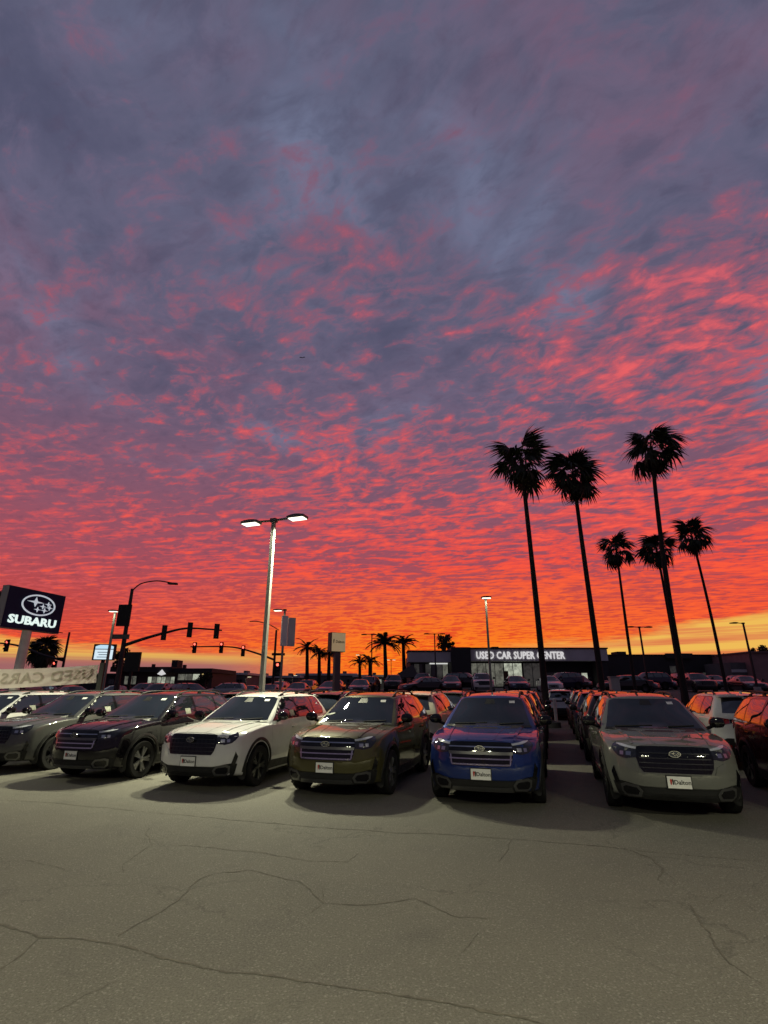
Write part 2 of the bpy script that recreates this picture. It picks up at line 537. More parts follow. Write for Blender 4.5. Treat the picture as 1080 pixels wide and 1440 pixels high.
def body_mesh(S, fine=True):
    L, HW = S['L'], S['hw']
    deck = smooth_tab(S['deck'])
    roof = smooth_tab(S['roof'], 60)
    nose, tail = smooth_tab(S['nose'], 60, 2), smooth_tab(S['tail'], 60, 2)
    zprof = smooth_tab([(0.18, 0.93), (0.30, 0.955), (0.45, 0.985), (0.62, 1.0), (0.80, 0.995), (0.92, 0.982), (1.0, 0.972), (1.2, 0.945)], 80, 2)
    plan = smooth_tab([(0, 0.93), (0.35, 0.985), (0.9, 1.0), (2.0, 0.99), (3.6, 1.0), (L - 0.4, 0.97), (L, 0.92)], 80, 3)
    zb = smooth_tab([(0, 0.27), (0.4, 0.22), (1.0, 0.20), (3.6, 0.20), (L - 0.4, 0.26), (L, 0.32)], 60)
    sh = S['deck'][3][1] / 1.07

    def low(u, v, w):
        s = L * v
        z0, z1 = interp(zb, s), interp(deck, s) - 0.055 * abs(u) ** 2.6
        z = z0 + (z1 - z0) * w
        a = abs(u)
        bow = 0.30 * a ** 3.4
        rbow = 0.20 * a ** 3.4
        y = s + (interp(nose, z / sh if sh < 0.95 else z) + bow) * max(0, 1 - s / 1.3) ** 1.6 - (interp(tail, z) + rbow) * max(0, 1 - (L - s) / 1.0) ** 1.6
        x = u * HW * interp(plan, s) * interp(zprof, z / sh)
        # power bulge of the bonnet
        if s < S['ws'][0] + 0.1 and w == 1:
            z += 0.012 * (1 if a < 0.62 else max(0, 1 - (a - 0.62) / 0.10)) * min(1, s / 0.25)
        return Vector((x, y, z))

    c0, c1 = S['ws']
    r0, r1 = S['rear']
    cb = S['cabin_base']
    b0, b1 = S['cabin_hw']

    def cab(u, v, w):
        a = abs(u)
        q = w
        yf = c0 - 0.03 + (c1 - c0 + 0.03) * q ** 1.08 + 0.13 * a ** 2.4
        yr = r0 + (r1 - r0) * q ** 1.6 - 0.10 * a ** 2.6
        y = yf + (yr - yf) * v
        zt = interp(roof, y) - 0.055 * a ** 2.4
        z = cb + (zt - cb) * w
        narrow = 1 - 0.07 * max(0, (v - 0.55) / 0.45) ** 1.6 - 0.035 * max(0, (0.3 - v) / 0.3) ** 1.5
        x = u * (b0 + (b1 - b0) * (0.35 * w + 0.65 * w ** 1.9)) * narrow
        return Vector((x, y, z))

    def fin(vs, fs, bw):
        me = bpy.data.meshes.new('tmp')
        me.from_pydata([tuple(p) for p in vs], [], fs)
        bm = bmesh.new(); bm.from_mesh(me)
        bmesh.ops.recalc_face_normals(bm, faces=bm.faces)
        es = [e for e in bm.edges if len(e.link_faces) == 2 and e.calc_face_angle(0) > radians(36)]
        bmesh.ops.bevel(bm, geom=es, offset=bw, segments=3, profile=0.6, affect='EDGES', clamp_overlap=True)
        bm.to_mesh(me); bm.free()
        return me
    n = (16, 44, 12) if fine else (10, 24, 7)
    lo = fin(*lattice(*n, low), 0.030)
    n = (14, 26, 10) if fine else (8, 14, 6)
    ca = fin(*lattice(*n, cab), 0.045)
    # cut the wheel openings out of the lower body
    ob = link('tmp_body', lo)
    lo.materials.append(BLACK_PLASTIC); lo.materials.append(UNDERSIDE)
    mb = MB()
    for wy in S['wheel_y']:
        for sx in (-1, 1):
            R = S['wheel_r'] + 0.050
            mb2 = MB()
            mb.lathe([(0, sx * 0.56), (R, sx * 0.56), (R, sx * 1.05), (0, sx * 1.05)], 36 if fine else 20, 'X', (0, wy, S['wheel_r'] + 0.01))
    cm = mb.mesh('tmp_cut', [BLACK_PLASTIC, UNDERSIDE])
    bmc = bmesh.new(); bmc.from_mesh(cm)
    bmesh.ops.remove_doubles(bmc, verts=bmc.verts, dist=1e-5)
    bmesh.ops.recalc_face_normals(bmc, faces=bmc.faces)
    for f_ in bmc.faces:
        f_.material_index = 1
    bmc.to_mesh(cm); bmc.free()
    co = link('tmp_cut', cm)
    md = ob.modifiers.new('cut', 'BOOLEAN')
    md.operation = 'DIFFERENCE'; md.solver = 'EXACT'; md.object = co
    bpy.context.view_layer.update()
    lo2 = bpy.data.meshes.new_from_object(ob.evaluated_get(bpy.context.evaluated_depsgraph_get()))
    bpy.data.objects.remove(ob); bpy.data.objects.remove(co)
    bm = bmesh.new()
    bm.from_mesh(lo2)
    k = len(bm.faces)
    bm.from_mesh(ca)
    bm.faces.ensure_lookup_table()
    for i in range(k, len(bm.faces)):
        bm.faces[i].material_index = 0
    out = bpy.data.meshes.new('body_shell')
    bm.to_mesh(out)
    bvh = BVHTree.FromBMesh(bm)
    bm.free()
    out.materials.append(BLACK_PLASTIC); out.materials.append(UNDERSIDE)
    out.polygons.foreach_set('use_smooth', [True] * len(out.polygons))
    out.set_sharp_from_angle(angle=radians(32))
    return out, bvh


def ray_front(p):
    a, z = p
    ph = math.atan(a / 0.68)
    o = Vector((0, 0.70, z)) + Vector((sin(ph), -cos(ph), 0)) * 4
    return o, Vector((-sin(ph), cos(ph), 0))


def make_ray_rear(L):
    def rr(p):
        a, z = p
        ph = math.atan(a / 0.68)
        o = Vector((0, L - 0.70, z)) + Vector((sin(ph), cos(ph), 0)) * 4
        return o, Vector((-sin(ph), -cos(ph), 0))
    return rr


def ray_screen(p):                       # straight on from ahead, (x, z)
    return Vector((p[0], -3, p[1])), Vector((0, 1, 0))


def make_ray_back(L):
    return lambda p: (Vector((p[0], L + 3, p[1])), Vector((0, -1, 0)))


def ray_side(sx):
    return lambda p: (Vector((sx * 4, p[0], p[1])), Vector((-sx, 0, 0)))


def ray_top(p):                          # (x, y)
    return Vector((p[0], p[1], 4)), Vector((0, 0, -1))


def patch(bvh, outline, ray, step=0.06, off=0.004, skirt=0.012, sub=0.05):
    """a panel of the given outline laid on the body with its own edge and depth"""
    pts = []
    n = len(outline)
    for i in range(n):
        a, b = Vector(outline[i]), Vector(outline[(i + 1) % n])
        k = max(1, int((b - a).length / sub))
        for j in range(k):
            pts.append(a + (b - a) * j / k)
    nb = len(pts)
    xs = [p.x for p in pts]; ys = [p.y for p in pts]
    inner = []

    def inside(q):
        c = False
        for i in range(nb):
            a, b = pts[i], pts[i - 1]
            if (a.y > q.y) != (b.y > q.y) and q.x < (b.x - a.x) * (q.y - a.y) / (b.y - a.y) + a.x:
                c = not c
        return c
    x = min(xs) + step / 2
    while x < max(xs):
        y = min(ys) + step / 2
        while y < max(ys):
            q = Vector((x, y))
            if inside(q) and min((q - p).length for p in pts) > step * 0.4:
                inner.append(q)
            y += step
        x += step
    V, _, Fc, _, _, _ = delaunay_2d_cdt(pts + inner, [], [tuple(range(nb))], 1, 1e-6)
    hits = []
    for p in V:
        o, d = ray((p.x, p.y))
        loc, nr, _, _ = bvh.ray_cast(o, d)
        if loc is None:
            loc, nr, _, _ = bvh.find_nearest(o + d * 3.2)
        if nr.dot(d) > 0:
            nr = -nr
        hits.append((loc, nr))
    mb = MB()
    vs = [l + nr * off for l, nr in hits]
    mb.add(vs, [tuple(f) for f in Fc])
    # rim: boundary edges pulled into the body
    cnt = {}
    for f in Fc:
        for i in range(len(f)):
            e = (f[i], f[(i + 1) % len(f)])
            cnt[tuple(sorted(e))] = cnt.get(tuple(sorted(e)), 0) + 1
    bd = [e for e, c in cnt.items() if c == 1]
    for a, b in bd:
        la, na = hits[a]; lb, nb_ = hits[b]
        mb.add([la + na * off, lb + nb_ * off, lb - nb_ * skirt, la - na * skirt], [(0, 1, 2, 3)])
    return mb


def weld(me, d=1e-4, ang=40):
    bm = bmesh.new(); bm.from_mesh(me)
    bmesh.ops.remove_doubles(bm, verts=bm.verts, dist=d)
    bmesh.ops.recalc_face_normals(bm, faces=bm.faces)
    bm.to_mesh(me); bm.free()
    me.polygons.foreach_set('use_smooth', [True] * len(me.polygons))
    me.set_sharp_from_angle(angle=radians(ang))
    return me


def mirror2(o):
    return [(-a, b) for a, b in o]


def ring_mb(bvh, ray, cy, cz, r0, r1, a0, a1, off, n=26, skirt=0.02):
    """part of an annulus laid on the body (wheel-arch flare)"""
    mb = MB()
    rows = []
    for i in range(n + 1):
        t = a0 + (a1 - a0) * i / n
        row = []
        for r, o_ in ((r0, off * 0.4), ((r0 + r1) / 2, off), (r1, off * 0.5)):
            y, z = cy + r * cos(t), cz + r * sin(t)
            o, d = ray((y, z))
            loc, nr, _, _ = bvh.ray_cast(o, d)
            if loc is None or (loc - o).length > 3.5:
                loc, nr, _, _ = bvh.find_nearest(o + d * 3.1)
            # keep inside the opening from falling into the well
            if abs(loc.x) < 0.7:
                loc = Vector((math.copysign(0.86, -d.x), y, z))
            nn = Vector((-d.x, 0, 0))
            row.append(Vector((loc.x, y, z)) + nn * o_)
        row.append(row[2] - nn * (skirt + off))
        row.insert(0, row[0] - nn * 0.06)
        rows.append(row)
    k = len(rows[0])
    vs = [p for r in rows for p in r]
    fs = []
    for i in range(n):
        for j in range(k - 1):
            fs.append((i * k + j, i * k + j + 1, (i + 1) * k + j + 1, (i + 1) * k + j))
    mb.add(vs, fs)
    return mb


def star4(cx, cz, rx, rz, waist=0.16):
    o = []
    for k in range(8):
        t = k * pi / 4
        if k % 2 == 0:
            o.append((cx + rx * cos(t), cz + rz * sin(t)))
        else:
            o.append((cx + rx * waist * cos(t) * 1.2, cz + rz * waist * sin(t) * 1.2))
    return o


def emblem_mb(w, h, depth, ring):
    """oval ring with one large and five small four-point stars, in the x-z plane facing -Y"""
    mb = MB()
    n = 40
    vs = []
    for k in range(n):
        t = 2 * pi * k / n
        for s in (1.0, 1.0 - ring / (h / 2) * 0.9):
            sx = s if s == 1.0 else 1 - ring / (w / 2)
            for y in (0, -depth):
                vs.append(Vector((w / 2 * sx * cos(t), y, h / 2 * s * sin(t))))
    fs = []
    for k in range(n):
        a, b = 4 * k, 4 * ((k + 1) % n)
        fs += [(a + 1, b + 1, b + 3, a + 3), (a, b, b + 1, a + 1), (a + 2, a + 3, b + 3, b + 2), (a, a + 2, b + 2, b)]
    mb.add(vs, fs)
    W2, H2 = w / 2, h / 2
    mb.prism(star4(-0.22 * W2, 0.26 * H2, 0.50 * W2, 0.46 * H2, 0.22), 0, -depth)
    for cx, cz in ((0.55, 0.22), (0.25, -0.06), (0.66, -0.10), (-0.04, -0.42), (0.38, -0.42)):
        mb.prism(star4(cx * W2, cz * H2, 0.22 * W2, 0.26 * H2, 0.24), 0, -depth)
    return mb


def wheel_meshes(R, silver=False, fine=True):
    n = 36 if fine else 18
    t = MB()
    rr = R * 0.70
    t.lathe([(rr, -0.10), (R * 0.93, -0.108), (R * 0.985, -0.095), (R, -0.06), (R, 0.06), (R * 0.985, 0.095), (R * 0.93, 0.108), (rr, 0.10), (rr * 0.97, 0.06), (rr * 0.97, -0.06), (rr, -0.10)], n, 'X')
    tyre = weld(t.mesh('tyre', RUBBER), ang=35)
    r = MB()
    # outside is +X
    r.lathe([(rr * 0.99, 0.095), (rr * 0.95, 0.098), (rr * 0.92, 0.085), (rr * 0.90, 0.03), (0.02, 0.02)], n, 'X')
    if fine:
        for k in range(5):
            for ds in (-0.17, 0.17):
                t0 = 2 * pi * k / 5
                a = Vector((0.082, cos(t0) * R * 0.12, sin(t0) * R * 0.12))
                b = Vector((0.092, cos(t0 + ds) * rr * 0.95, sin(t0 + ds) * rr * 0.95))
                dv = (b - a).normalized()
                sd = Vector((1, 0, 0)).cross(dv)
                q = [a + sd * 0.020, a - sd * 0.020, b - sd * 0.026, b + sd * 0.026]
                bk = [p - Vector((0.035, 0, 0)) for p in q]
                r.add(q + bk, [(0, 1, 2, 3), (0, 4, 5, 1), (1, 5, 6, 2), (2, 6, 7, 3), (3, 7, 4, 0)], 1)
        r.lathe([(R * 0.16, 0.06), (R * 0.15, 0.092), (R * 0.05, 0.098), (0.001, 0.098)], 16, 'X', mi=1)
    rim = r.mesh('rim', [UNDERSIDE if fine else RIM_DARK, RIM_SILVER if silver else RIM_DARK], 30)
    return tyre, rim


PROTO = {}


def car_proto(key, S, trim='chrome', fine=True):
    """list of (part, mesh, parent index or None, material key, location, rotation)"""
    if key in PROTO:
        return PROTO[key]
    body, bvh = body_mesh(S, fine)
    L = S['L']
    st = 0.06 if fine else 0.16
    sub = 0.045 if fine else 0.15
    P = []

    def add(name, me, parent=None, loc=None, rot=None, painted=False):
        P.append((name, me, parent, painted, loc, rot))
        return len(P) - 1

    def lay(name, outline, ray, m, off=0.004, parent=None, painted=False, skirt=0.012):
        mb = patch(bvh, outline, ray, st, off, skirt, sub)
        return add(name, weld(mb.mesh(name, m)), parent, painted=painted)
    add('body_shell', body, painted=True)
    rr, rb = make_ray_rear(L), make_ray_back(L)
    suv = S is SUV
    dz = 0.0 if suv else -0.215
    hd = S['head']
    b0, b1 = S['belt']
    c0, c1 = S['ws']
    # --- windscreen, rear window
    wl = b0 - 0.01
    wx1 = S['cabin_hw'][1] - 0.055
    scr = lay('windscreen', [(-0.735, wl), (0.735, wl), (wx1 + 0.02, hd - 0.02), (wx1 - 0.06, hd + 0.015), (-wx1 + 0.06, hd + 0.015), (-wx1 - 0.02, hd - 0.02)], ray_screen, WINDSCREEN_GLASS, 0.004)
    if fine:
        lay('windscreen_sticker', [(0.36, hd - 0.075), (0.46, hd - 0.075), (0.455, hd - 0.035), (0.355, hd - 0.035)], ray_screen, STICKER, 0.007, scr)
        lay('mirror_mount', [(-0.10, hd - 0.09), (0.10, hd - 0.09), (0.07, hd - 0.005), (-0.07, hd - 0.005)], ray_screen, BLACK_PLASTIC, 0.006, scr)
        lay('cowl', [(-0.76, wl - 0.03), (0.76, wl - 0.03), (0.74, wl), (-0.74, wl)], ray_screen, BLACK_PLASTIC, 0.006)
        for x0, x1 in ((-0.60, -0.02), (0.05, 0.62)):
            lay('wiper', [(x0, wl + 0.004), (x1, wl + 0.030), (x1, wl + 0.038), (x0, wl + 0.016)], ray_screen, UNDERSIDE, 0.016, scr)
    rz0 = b1 + 0.03 if suv else b1 + 0.03
    lay('rear_window', [(-0.60, rz0), (0.60, rz0), (0.50, hd - 0.02), (-0.50, hd - 0.02)], rb, GLASS, 0.004)
    # --- sides
    for sx in (-1, 1):
        rs = ray_side(sx)
        gl = S['glass']

        def bz(y):
            return b0 + (b1 - b0) * (y - gl[0][0]) / (gl[-1][1] - gl[0][0])
        sl = (c1 - c0) / (hd - b0 + 0.02)
        ytop = c1 + 0.14
        ye = gl[-1][1]
        if suv:
            rear_top, rear_bot = ye - 0.16, ye
        else:
            rear_top, rear_bot = ye - 0.42, ye + 0.02
        dlo = [(gl[0][0] - 0.18, bz(gl[0][0]) - 0.015), (rear_bot - 0.05, bz(rear_bot) - 0.015), (rear_bot + 0.03, bz(ye) + 0.10), (rear_top + 0.04, hd - 0.03), (rear_top - 0.1, hd + 0.012), (ytop + 0.06, hd + 0.012), (ytop - 0.1, hd - 0.06)]
        lay('window_trim', dlo, rs, GLOSS_BLACK, 0.0035)
        for i, (a, b) in enumerate(gl):
            za, zb_ = bz(a) + 0.004, bz(b) + 0.004
            if i == 0:
                o = [(a, za), (b, zb_), (b, hd - 0.008), (ytop + 0.12, hd - 0.008), (ytop - 0.04, hd - 0.075), (a - 0.02, za + 0.05)]
            elif i == 1:
                o = [(a, za), (b, zb_), (b - 0.02, hd - 0.008), (a, hd - 0.008)]
                if not suv:
                    o = [(a, za), (b, zb_), (b - 0.10, hd - 0.06), (b - 0.30, hd - 0.008), (a, hd - 0.008)]
            else:
                o = [(a, za), (b - 0.08, zb_ + 0.01), (b, zb_ + 0.10), (rear_top, hd - 0.04), (rear_top - 0.12, hd - 0.01), (a - 0.02, hd - 0.01)]
                if not suv:
                    o = [(a, za), (b, zb_ + 0.005), (b - 0.12, zb_ + 0.10), (a - 0.03, hd - 0.10)]
            sw = lay('side_window', o, rs, GLASS, 0.006)
            if fine and i == 0 and sx > 0:
                lay('window_sticker', [(2.28, 1.165), (2.46, 1.17), (2.46, 1.29), (2.28, 1.285)], rs, STICKER_DIM, 0.008, sw)
        wy = S['wheel_y']
        R = S['wheel_r'] + 0.05
        cz = S['wheel_r'] + 0.01
        if fine:
            for i, (a, b) in enumerate(S['doors']):
                o = [(a + 0.05, 0.30), (b, 0.30), (b, bz(b) - 0.03), (a - 0.02, bz(a) - 0.03), (a, 0.55)]
                if i == 1:
                    o = [(a, 0.30), (wy[1] - R - 0.09, 0.30), (wy[1] - R * 0.80 - 0.02, 0.62), (b - 0.02, 0.86), (b, bz(b) - 0.03), (a, bz(a) - 0.03)]
                di = lay('door', o, rs, BLACK_PLASTIC, 0.0035, painted=True, skirt=0.004)
                hy = b - 0.22
                mb = MB()
                hx = None
                loc, nr, _, _ = bvh.ray_cast(*rs((hy, 0.95)))
                mb.box((0, 0, 0), (0.03, 0.19, 0.032))
                me = mb.mesh('door_handle', BLACK_PLASTIC)
                add('door_handle', me, di, loc=loc + nr * 0.022, painted=True)
            lay('sill_cladding', [(wy[0] + R * 0.97, 0.245), (wy[1] - R * 0.97, 0.245), (wy[1] - R * 0.97, 0.40), (2.4, 0.37), (wy[0] + R * 0.97, 0.40)], rs, BLACK_PLASTIC, 0.014)
            for w_ in wy:
                mb = ring_mb(bvh, rs, w_, cz, R - 0.004, R + 0.080, radians(-24), radians(204), 0.022)
                add('wheel_arch', weld(mb.mesh('wheel_arch', BLACK_PLASTIC), ang=50))
        # wheels
        ty, ri = PROTO.setdefault(('w', key), wheel_meshes(S['wheel_r'], trim != 'black', fine))
        for w_ in wy:
            wi = add('wheel', ty, None, (sx * S['track'], w_, S['wheel_r']), (0, 0, 0 if sx > 0 else pi))
            add('rim', ri, wi)
        # mirrors
        loc, nr, _, _ = bvh.ray_cast(*rs((c0 + 0.42, b0 - 0.03)))
        mb = MB()
        vs, fs = lattice(4, 4, 4, lambda u, v, w: Vector((u * (0.115 - 0.02 * abs(2 * w - 1)), (v - 0.5) * (0.13 - 0.03 * abs(2 * w - 1)) - 0.04 * u * u, (w - 0.5) * 0.165 * (1 - 0.25 * u * u))))
        mb.add(vs, fs)
        mm = mb.mesh('mirror', BLACK_PLASTIC)
        bm = bmesh.new(); bm.from_mesh(mm)
        bmesh.ops.bevel(bm, geom=[e for e in bm.edges if len(e.link_faces) == 2 and e.calc_face_angle(0) > 0.6], offset=0.025, segments=3, affect='EDGES', profile=0.5)
        bm.to_mesh(mm); bm.free()
        mm.materials.clear(); mm.materials.append(GLOSS_BLACK)
        mm.polygons.foreach_set('use_smooth', [True] * len(mm.polygons))
        mi_ = add('mirror', mm, None, Vector((sx * 1.0, c0 + 0.40, b0 + 0.075)))
        mb = MB()
        mb.tube([(-sx * 0.16, 0.03, -0.10), (-sx * 0.06, 0.0, -0.06), (0, 0, -0.02)], [0.03, 0.028, 0.025], 6)
        add('mirror_stalk', mb.mesh('mirror_stalk', BLACK_PLASTIC, 40), mi_)
        # roof rails
        if S['rail']:
            mb = MB()
            pts = []
            for i in range(13):
                y = 2.22 + (4.02 - 2.22) * i / 12
                l2, _, _, _ = bvh.ray_cast(Vector((sx * 0.535, y, 4)), Vector((0, 0, -1)))
                lift = 0.055 * min(1, min(i, 12 - i) / 1.5)
                pts.append(l2 + Vector((0, 0, lift)))
            mb.tube(pts, 0.017, 6)
            for i in (1, 6, 11):
                p = pts[i]
                mb.box((p.x, p.y, p.z - 0.03), (0.03, 0.12, 0.06))
            add('roof_rail', mb.mesh('roof_rail', BLACK_PLASTIC, 50))
        # headlight
        s2 = sx

        def ms(o):
            return [(s2 * a, z) for a, z in o]
        if suv:
            hl = lay('headlight', ms([(0.535, 0.795), (0.75, 0.775), (1.00, 0.80), (1.40, 0.90), (1.62, 0.965), (1.05, 0.955), (0.56, 0.925)]), ray_front, LENS_DARK, 0.008)
            lay('light_strip', ms([(0.56, 0.900), (0.95, 0.925), (1.45, 0.955), (1.05, 0.952), (0.56, 0.925)]), ray_front, LENS_CLEAR, 0.013, hl)
            if fine:
                for cx in (0.70, 0.88):
                    lay('projector', ms([(cx - 0.055, 0.815), (cx + 0.055, 0.815), (cx + 0.065, 0.865), (cx - 0.055, 0.865)]), ray_front, CHROME, 0.013, hl)
                # lower corner: vertical slot and lamp surround
                lay('corner_vent', ms([(1.02, 0.46), (1.22, 0.44), (1.36, 0.58), (1.20, 0.66)]), ray_front, GLOSS_BLACK, 0.020)
                fs_ = lay('fog_lamp_surround', ms([(0.56, 0.29), (0.90, 0.28), (1.02, 0.33), (1.00, 0.43), (0.84, 0.455), (0.56, 0.43), (0.50, 0.36)]), ray_front, SATIN, 0.022)
                lay('fog_lamp', ms([(0.60, 0.32), (0.88, 0.315), (0.95, 0.345), (0.93, 0.40), (0.83, 0.42), (0.60, 0.405), (0.555, 0.36)]), ray_front, GLOSS_BLACK, 0.027, fs_)
            # rear
            tl = lay('tail_light', ms([(0.60, 0.98), (0.92, 0.93), (1.45, 0.96), (1.85, 1.02), (1.60, 1.10), (0.98, 1.10), (0.62, 1.07)]), rr, TAIL_RED, 0.012)
            if fine:
                lay('reflector', ms([(0.60, 0.48), (0.92, 0.48), (0.92, 0.53), (0.60, 0.53)]), rr, TAIL_RED, 0.030)
        else:
            lay('headlight', ms([(0.50, 0.60), (0.80, 0.58), (1.15, 0.63), (1.40, 0.74), (0.95, 0.715), (0.52, 0.66)]), ray_front, LENS_CLEAR, 0.008)
            lay('tail_light', ms([(0.52, 0.78), (0.90, 0.74), (1.45, 0.80), (1.35, 0.90), (0.90, 0.92), (0.55, 0.90)]), rr, TAIL_RED, 0.010)
    # --- nose
    if suv:
        gr = lay('grille', [(-0.44, 0.612), (0.44, 0.612), (0.50, 0.68), (0.545, 0.80), (0.555, 0.935), (0.30, 0.945), (-0.30, 0.945), (-0.555, 0.935), (-0.545, 0.80), (-0.50, 0.68)], ray_front, GLOSS_BLACK, 0.010)
        lay('lower_bumper', [(-1.30, 0.27), (-0.6, 0.255), (0.6, 0.255), (1.30, 0.27), (1.36, 0.46), (1.05, 0.47), (0.80, 0.455), (0.5, 0.42), (-0.5, 0.42), (-0.80, 0.455), (-1.05, 0.47), (-1.36, 0.46)], ray_front, BLACK_PLASTIC, 0.016)
        lay('front_bumper', [(-1.28, 0.478), (-0.80, 0.470), (-0.5, 0.432), (0.5, 0.432), (0.80, 0.470), (1.28, 0.478), (1.42, 0.62), (1.30, 0.735), (0.75, 0.745), (0.57, 0.70), (0.50, 0.600), (-0.50, 0.600), (-0.57, 0.70), (-0.75, 0.745), (-1.30, 0.735), (-1.42, 0.62)], ray_front, BLACK_PLASTIC, 0.013, painted=True)
        if fine:
            lay('air_intake', [(-0.46, 0.345), (0.46, 0.345), (0.50, 0.405), (-0.50, 0.405)], ray_front, UNDERSIDE, 0.019)
            lay('skid_plate', [(-0.55, 0.272), (0.55, 0.272), (0.48, 0.325), (-0.48, 0.325)], ray_front, BLACK_PLASTIC if trim == 'black' else SATIN, 0.022)
            if trim == 'chrome':
                lay('grille_bar', [(-0.54, 0.862), (0.54, 0.862), (0.54, 0.880), (-0.54, 0.880)], ray_front, CHROME, 0.030, gr)
                lay('grille_bar', [(-0.52, 0.770), (0.52, 0.770), (0.535, 0.812), (-0.535, 0.812)], ray_front, SATIN, 0.028, gr)
                lay('grille_bar', [(-0.50, 0.703), (0.50, 0.703), (0.505, 0.722), (-0.505, 0.722)], ray_front, CHROME, 0.030, gr)
                lay('grille_bar', [(-0.45, 0.622), (0.45, 0.622), (0.465, 0.645), (-0.465, 0.645)], ray_front, CHROME, 0.030, gr)
                for s in (-1, 1):
                    lay('grille_bar', [(s * 0.445, 0.64), (s * 0.472, 0.64), (s * 0.512, 0.81), (s * 0.48, 0.81)], ray_front, CHROME, 0.026, gr)
            else:
                for k in range(4):
                    z = 0.665 + 0.062 * k
                    lay('grille_bar', [(-0.49, z), (0.49, z), (0.495, z + 0.012), (-0.495, z + 0.012)], ray_front, RIM_DARK, 0.022, gr)
                for k in range(-5, 6):
                    lay('grille_bar', [(k * 0.088 - 0.010, 0.64), (k * 0.088 + 0.010, 0.64), (k * 0.088 + 0.010, 0.92), (k * 0.088 - 0.010, 0.92)], ray_front, GLOSS_BLACK, 0.020, gr)
            l0, _, _, _ = bvh.ray_cast(*ray_front((0, 0.86)))
            em = emblem_mb(0.155, 0.088, 0.014, 0.008)
            bk = MB()
            bk.prism([(0.074 * cos(2 * pi * k / 24), 0.041 * sin(2 * pi * k / 24)) for k in range(24)], 0.0, 0.02)
            ei = add('emblem', bk.mesh('emblem', mat('emblem_blue', (0.01, 0.02, 0.06), 0.2, coat=1)), gr, l0 + Vector((0, -0.048, 0)))
            PROTO[('em', key)] = em
            P.append(('emblem_stars', em.mesh('emblem_stars', CHROME, 30), ei, False, Vector((0, -0.002, 0)), None))
            # dealer plate
            l1, _, _, _ = bvh.ray_cast(*ray_front((0, 0.50)))
            mb = MB().box((0, 0, 0), (0.325, 0.012, 0.178))
            fr = add('plate_frame', mb.mesh('plate_frame', BLACK_PLASTIC), None, l1 + Vector((0, -0.016, 0.002)))
            mb = MB().box((0, 0, 0), (0.300, 0.008, 0.150))
            pl = add('dealer_plate', mb.mesh('dealer_plate', PLATE_WHITE), fr, Vector((0, -0.008, 0)))
            t = text_mesh('Dalton', 0.078, 0.002, 0.0012)
            t.materials.clear(); t.materials.append(PRINT_BLACK)
            P.append(('plate_lettering', t, fr, False, Vector((0.040, -0.0145, 0.0)), None))
            mb = MB()
            mb.prism([(-0.115, -0.03), (-0.100, -0.03), (-0.092, 0.03), (-0.105, 0.045), (-0.12, 0.03)], -0.0005, 0.0015, 0)
            mb.prism([(-0.088, -0.03), (-0.074, -0.03), (-0.070, 0.02), (-0.082, 0.045), (-0.094, 0.035)], -0.0005, 0.0015, 1)
            P.append(('plate_mark', mb.mesh('plate_mark', [PRINT_RED, PRINT_BLACK]), fr, False, Vector((0.002, -0.0145, 0)), None))
        # bonnet panel
        lay('bonnet', [(-0.62, 0.13), (0.62, 0.13), (0.74, 0.42), (0.77, 1.00), (0.73, 1.20), (-0.73, 1.20), (-0.77, 1.00), (-0.74, 0.42)], ray_top, BLACK_PLASTIC, 0.005, painted=True, skirt=0.004)
        if fine:
            for s in (-1, 1):
                lay('bonnet_ridge', [(s * 0.50, 0.20), (s * 0.535, 0.20), (s * 0.60, 1.15), (s * 0.55, 1.15)], ray_top, BLACK_PLASTIC, 0.015, painted=True, skirt=0.004)
                lay('bonnet_ridge', [(s * 0.20, 0.16), (s * 0.225, 0.16), (s * 0.34, 1.16), (s * 0.305, 1.16)], ray_top, BLACK_PLASTIC, 0.009, painted=True, skirt=0.003)
        # --- tail
        lay('rear_bumper', [(-1.5, 0.33), (1.5, 0.33), (1.6, 0.58), (0.9, 0.60), (0.7, 0.66), (-0.7, 0.66), (-0.9, 0.60), (-1.6, 0.58)], rr, BLACK_PLASTIC, 0.018)
        if fine:
            lay('tailgate_trim', [(-0.58, 0.985), (0.58, 0.985), (0.60, 1.065), (-0.60, 1.065)], rr, GLOSS_BLACK, 0.012)
            mb = MB()
            vs, fs = lattice(8, 3, 1, lambda u, v, w: Vector((u * (0.60 - 0.03 * v), 4.16 + 0.20 * v - 0.06 * u * u, hd + 0.052 - 0.03 * v + (w - 0.5) * 0.028 - 0.02 * u * u)))
            mb.add(vs, fs)
            add('spoiler', mb.mesh('spoiler', BLACK_PLASTIC, 40), None, painted=True)
            mb = MB().lathe([(0.028, 0), (0.018, 0.04), (0.004, 0.055)], 8, 'Z', (0, 4.0, hd + 0.075))
            vs, fs = lattice(2, 4, 2, lambda u, v, w: Vector((u * 0.02 * (1 - 0.5 * w), 3.88 + 0.14 * v + 0.03 * w * (1 - v), hd + 0.065 + 0.055 * w)))
            mb = MB().add(vs, fs)
            add('antenna_fin', mb.mesh('antenna_fin', BLACK_PLASTIC, 40), None, painted=True)
    else:
        lay('grille', [(-0.42, 0.40), (0.42, 0.40), (0.46, 0.62), (-0.46, 0.62)], ray_front, GLOSS_BLACK, 0.010)
        lay('lower_bumper', [(-0.7, 0.20), (0.7, 0.20), (0.8, 0.32), (-0.8, 0.32)], ray_front, BLACK_PLASTIC, 0.012)
        lay('rear_bumper', [(-0.8, 0.24), (0.8, 0.24), (0.8, 0.42), (-0.8, 0.42)], rr, BLACK_PLASTIC, 0.012)
    PROTO[key] = P
    return P


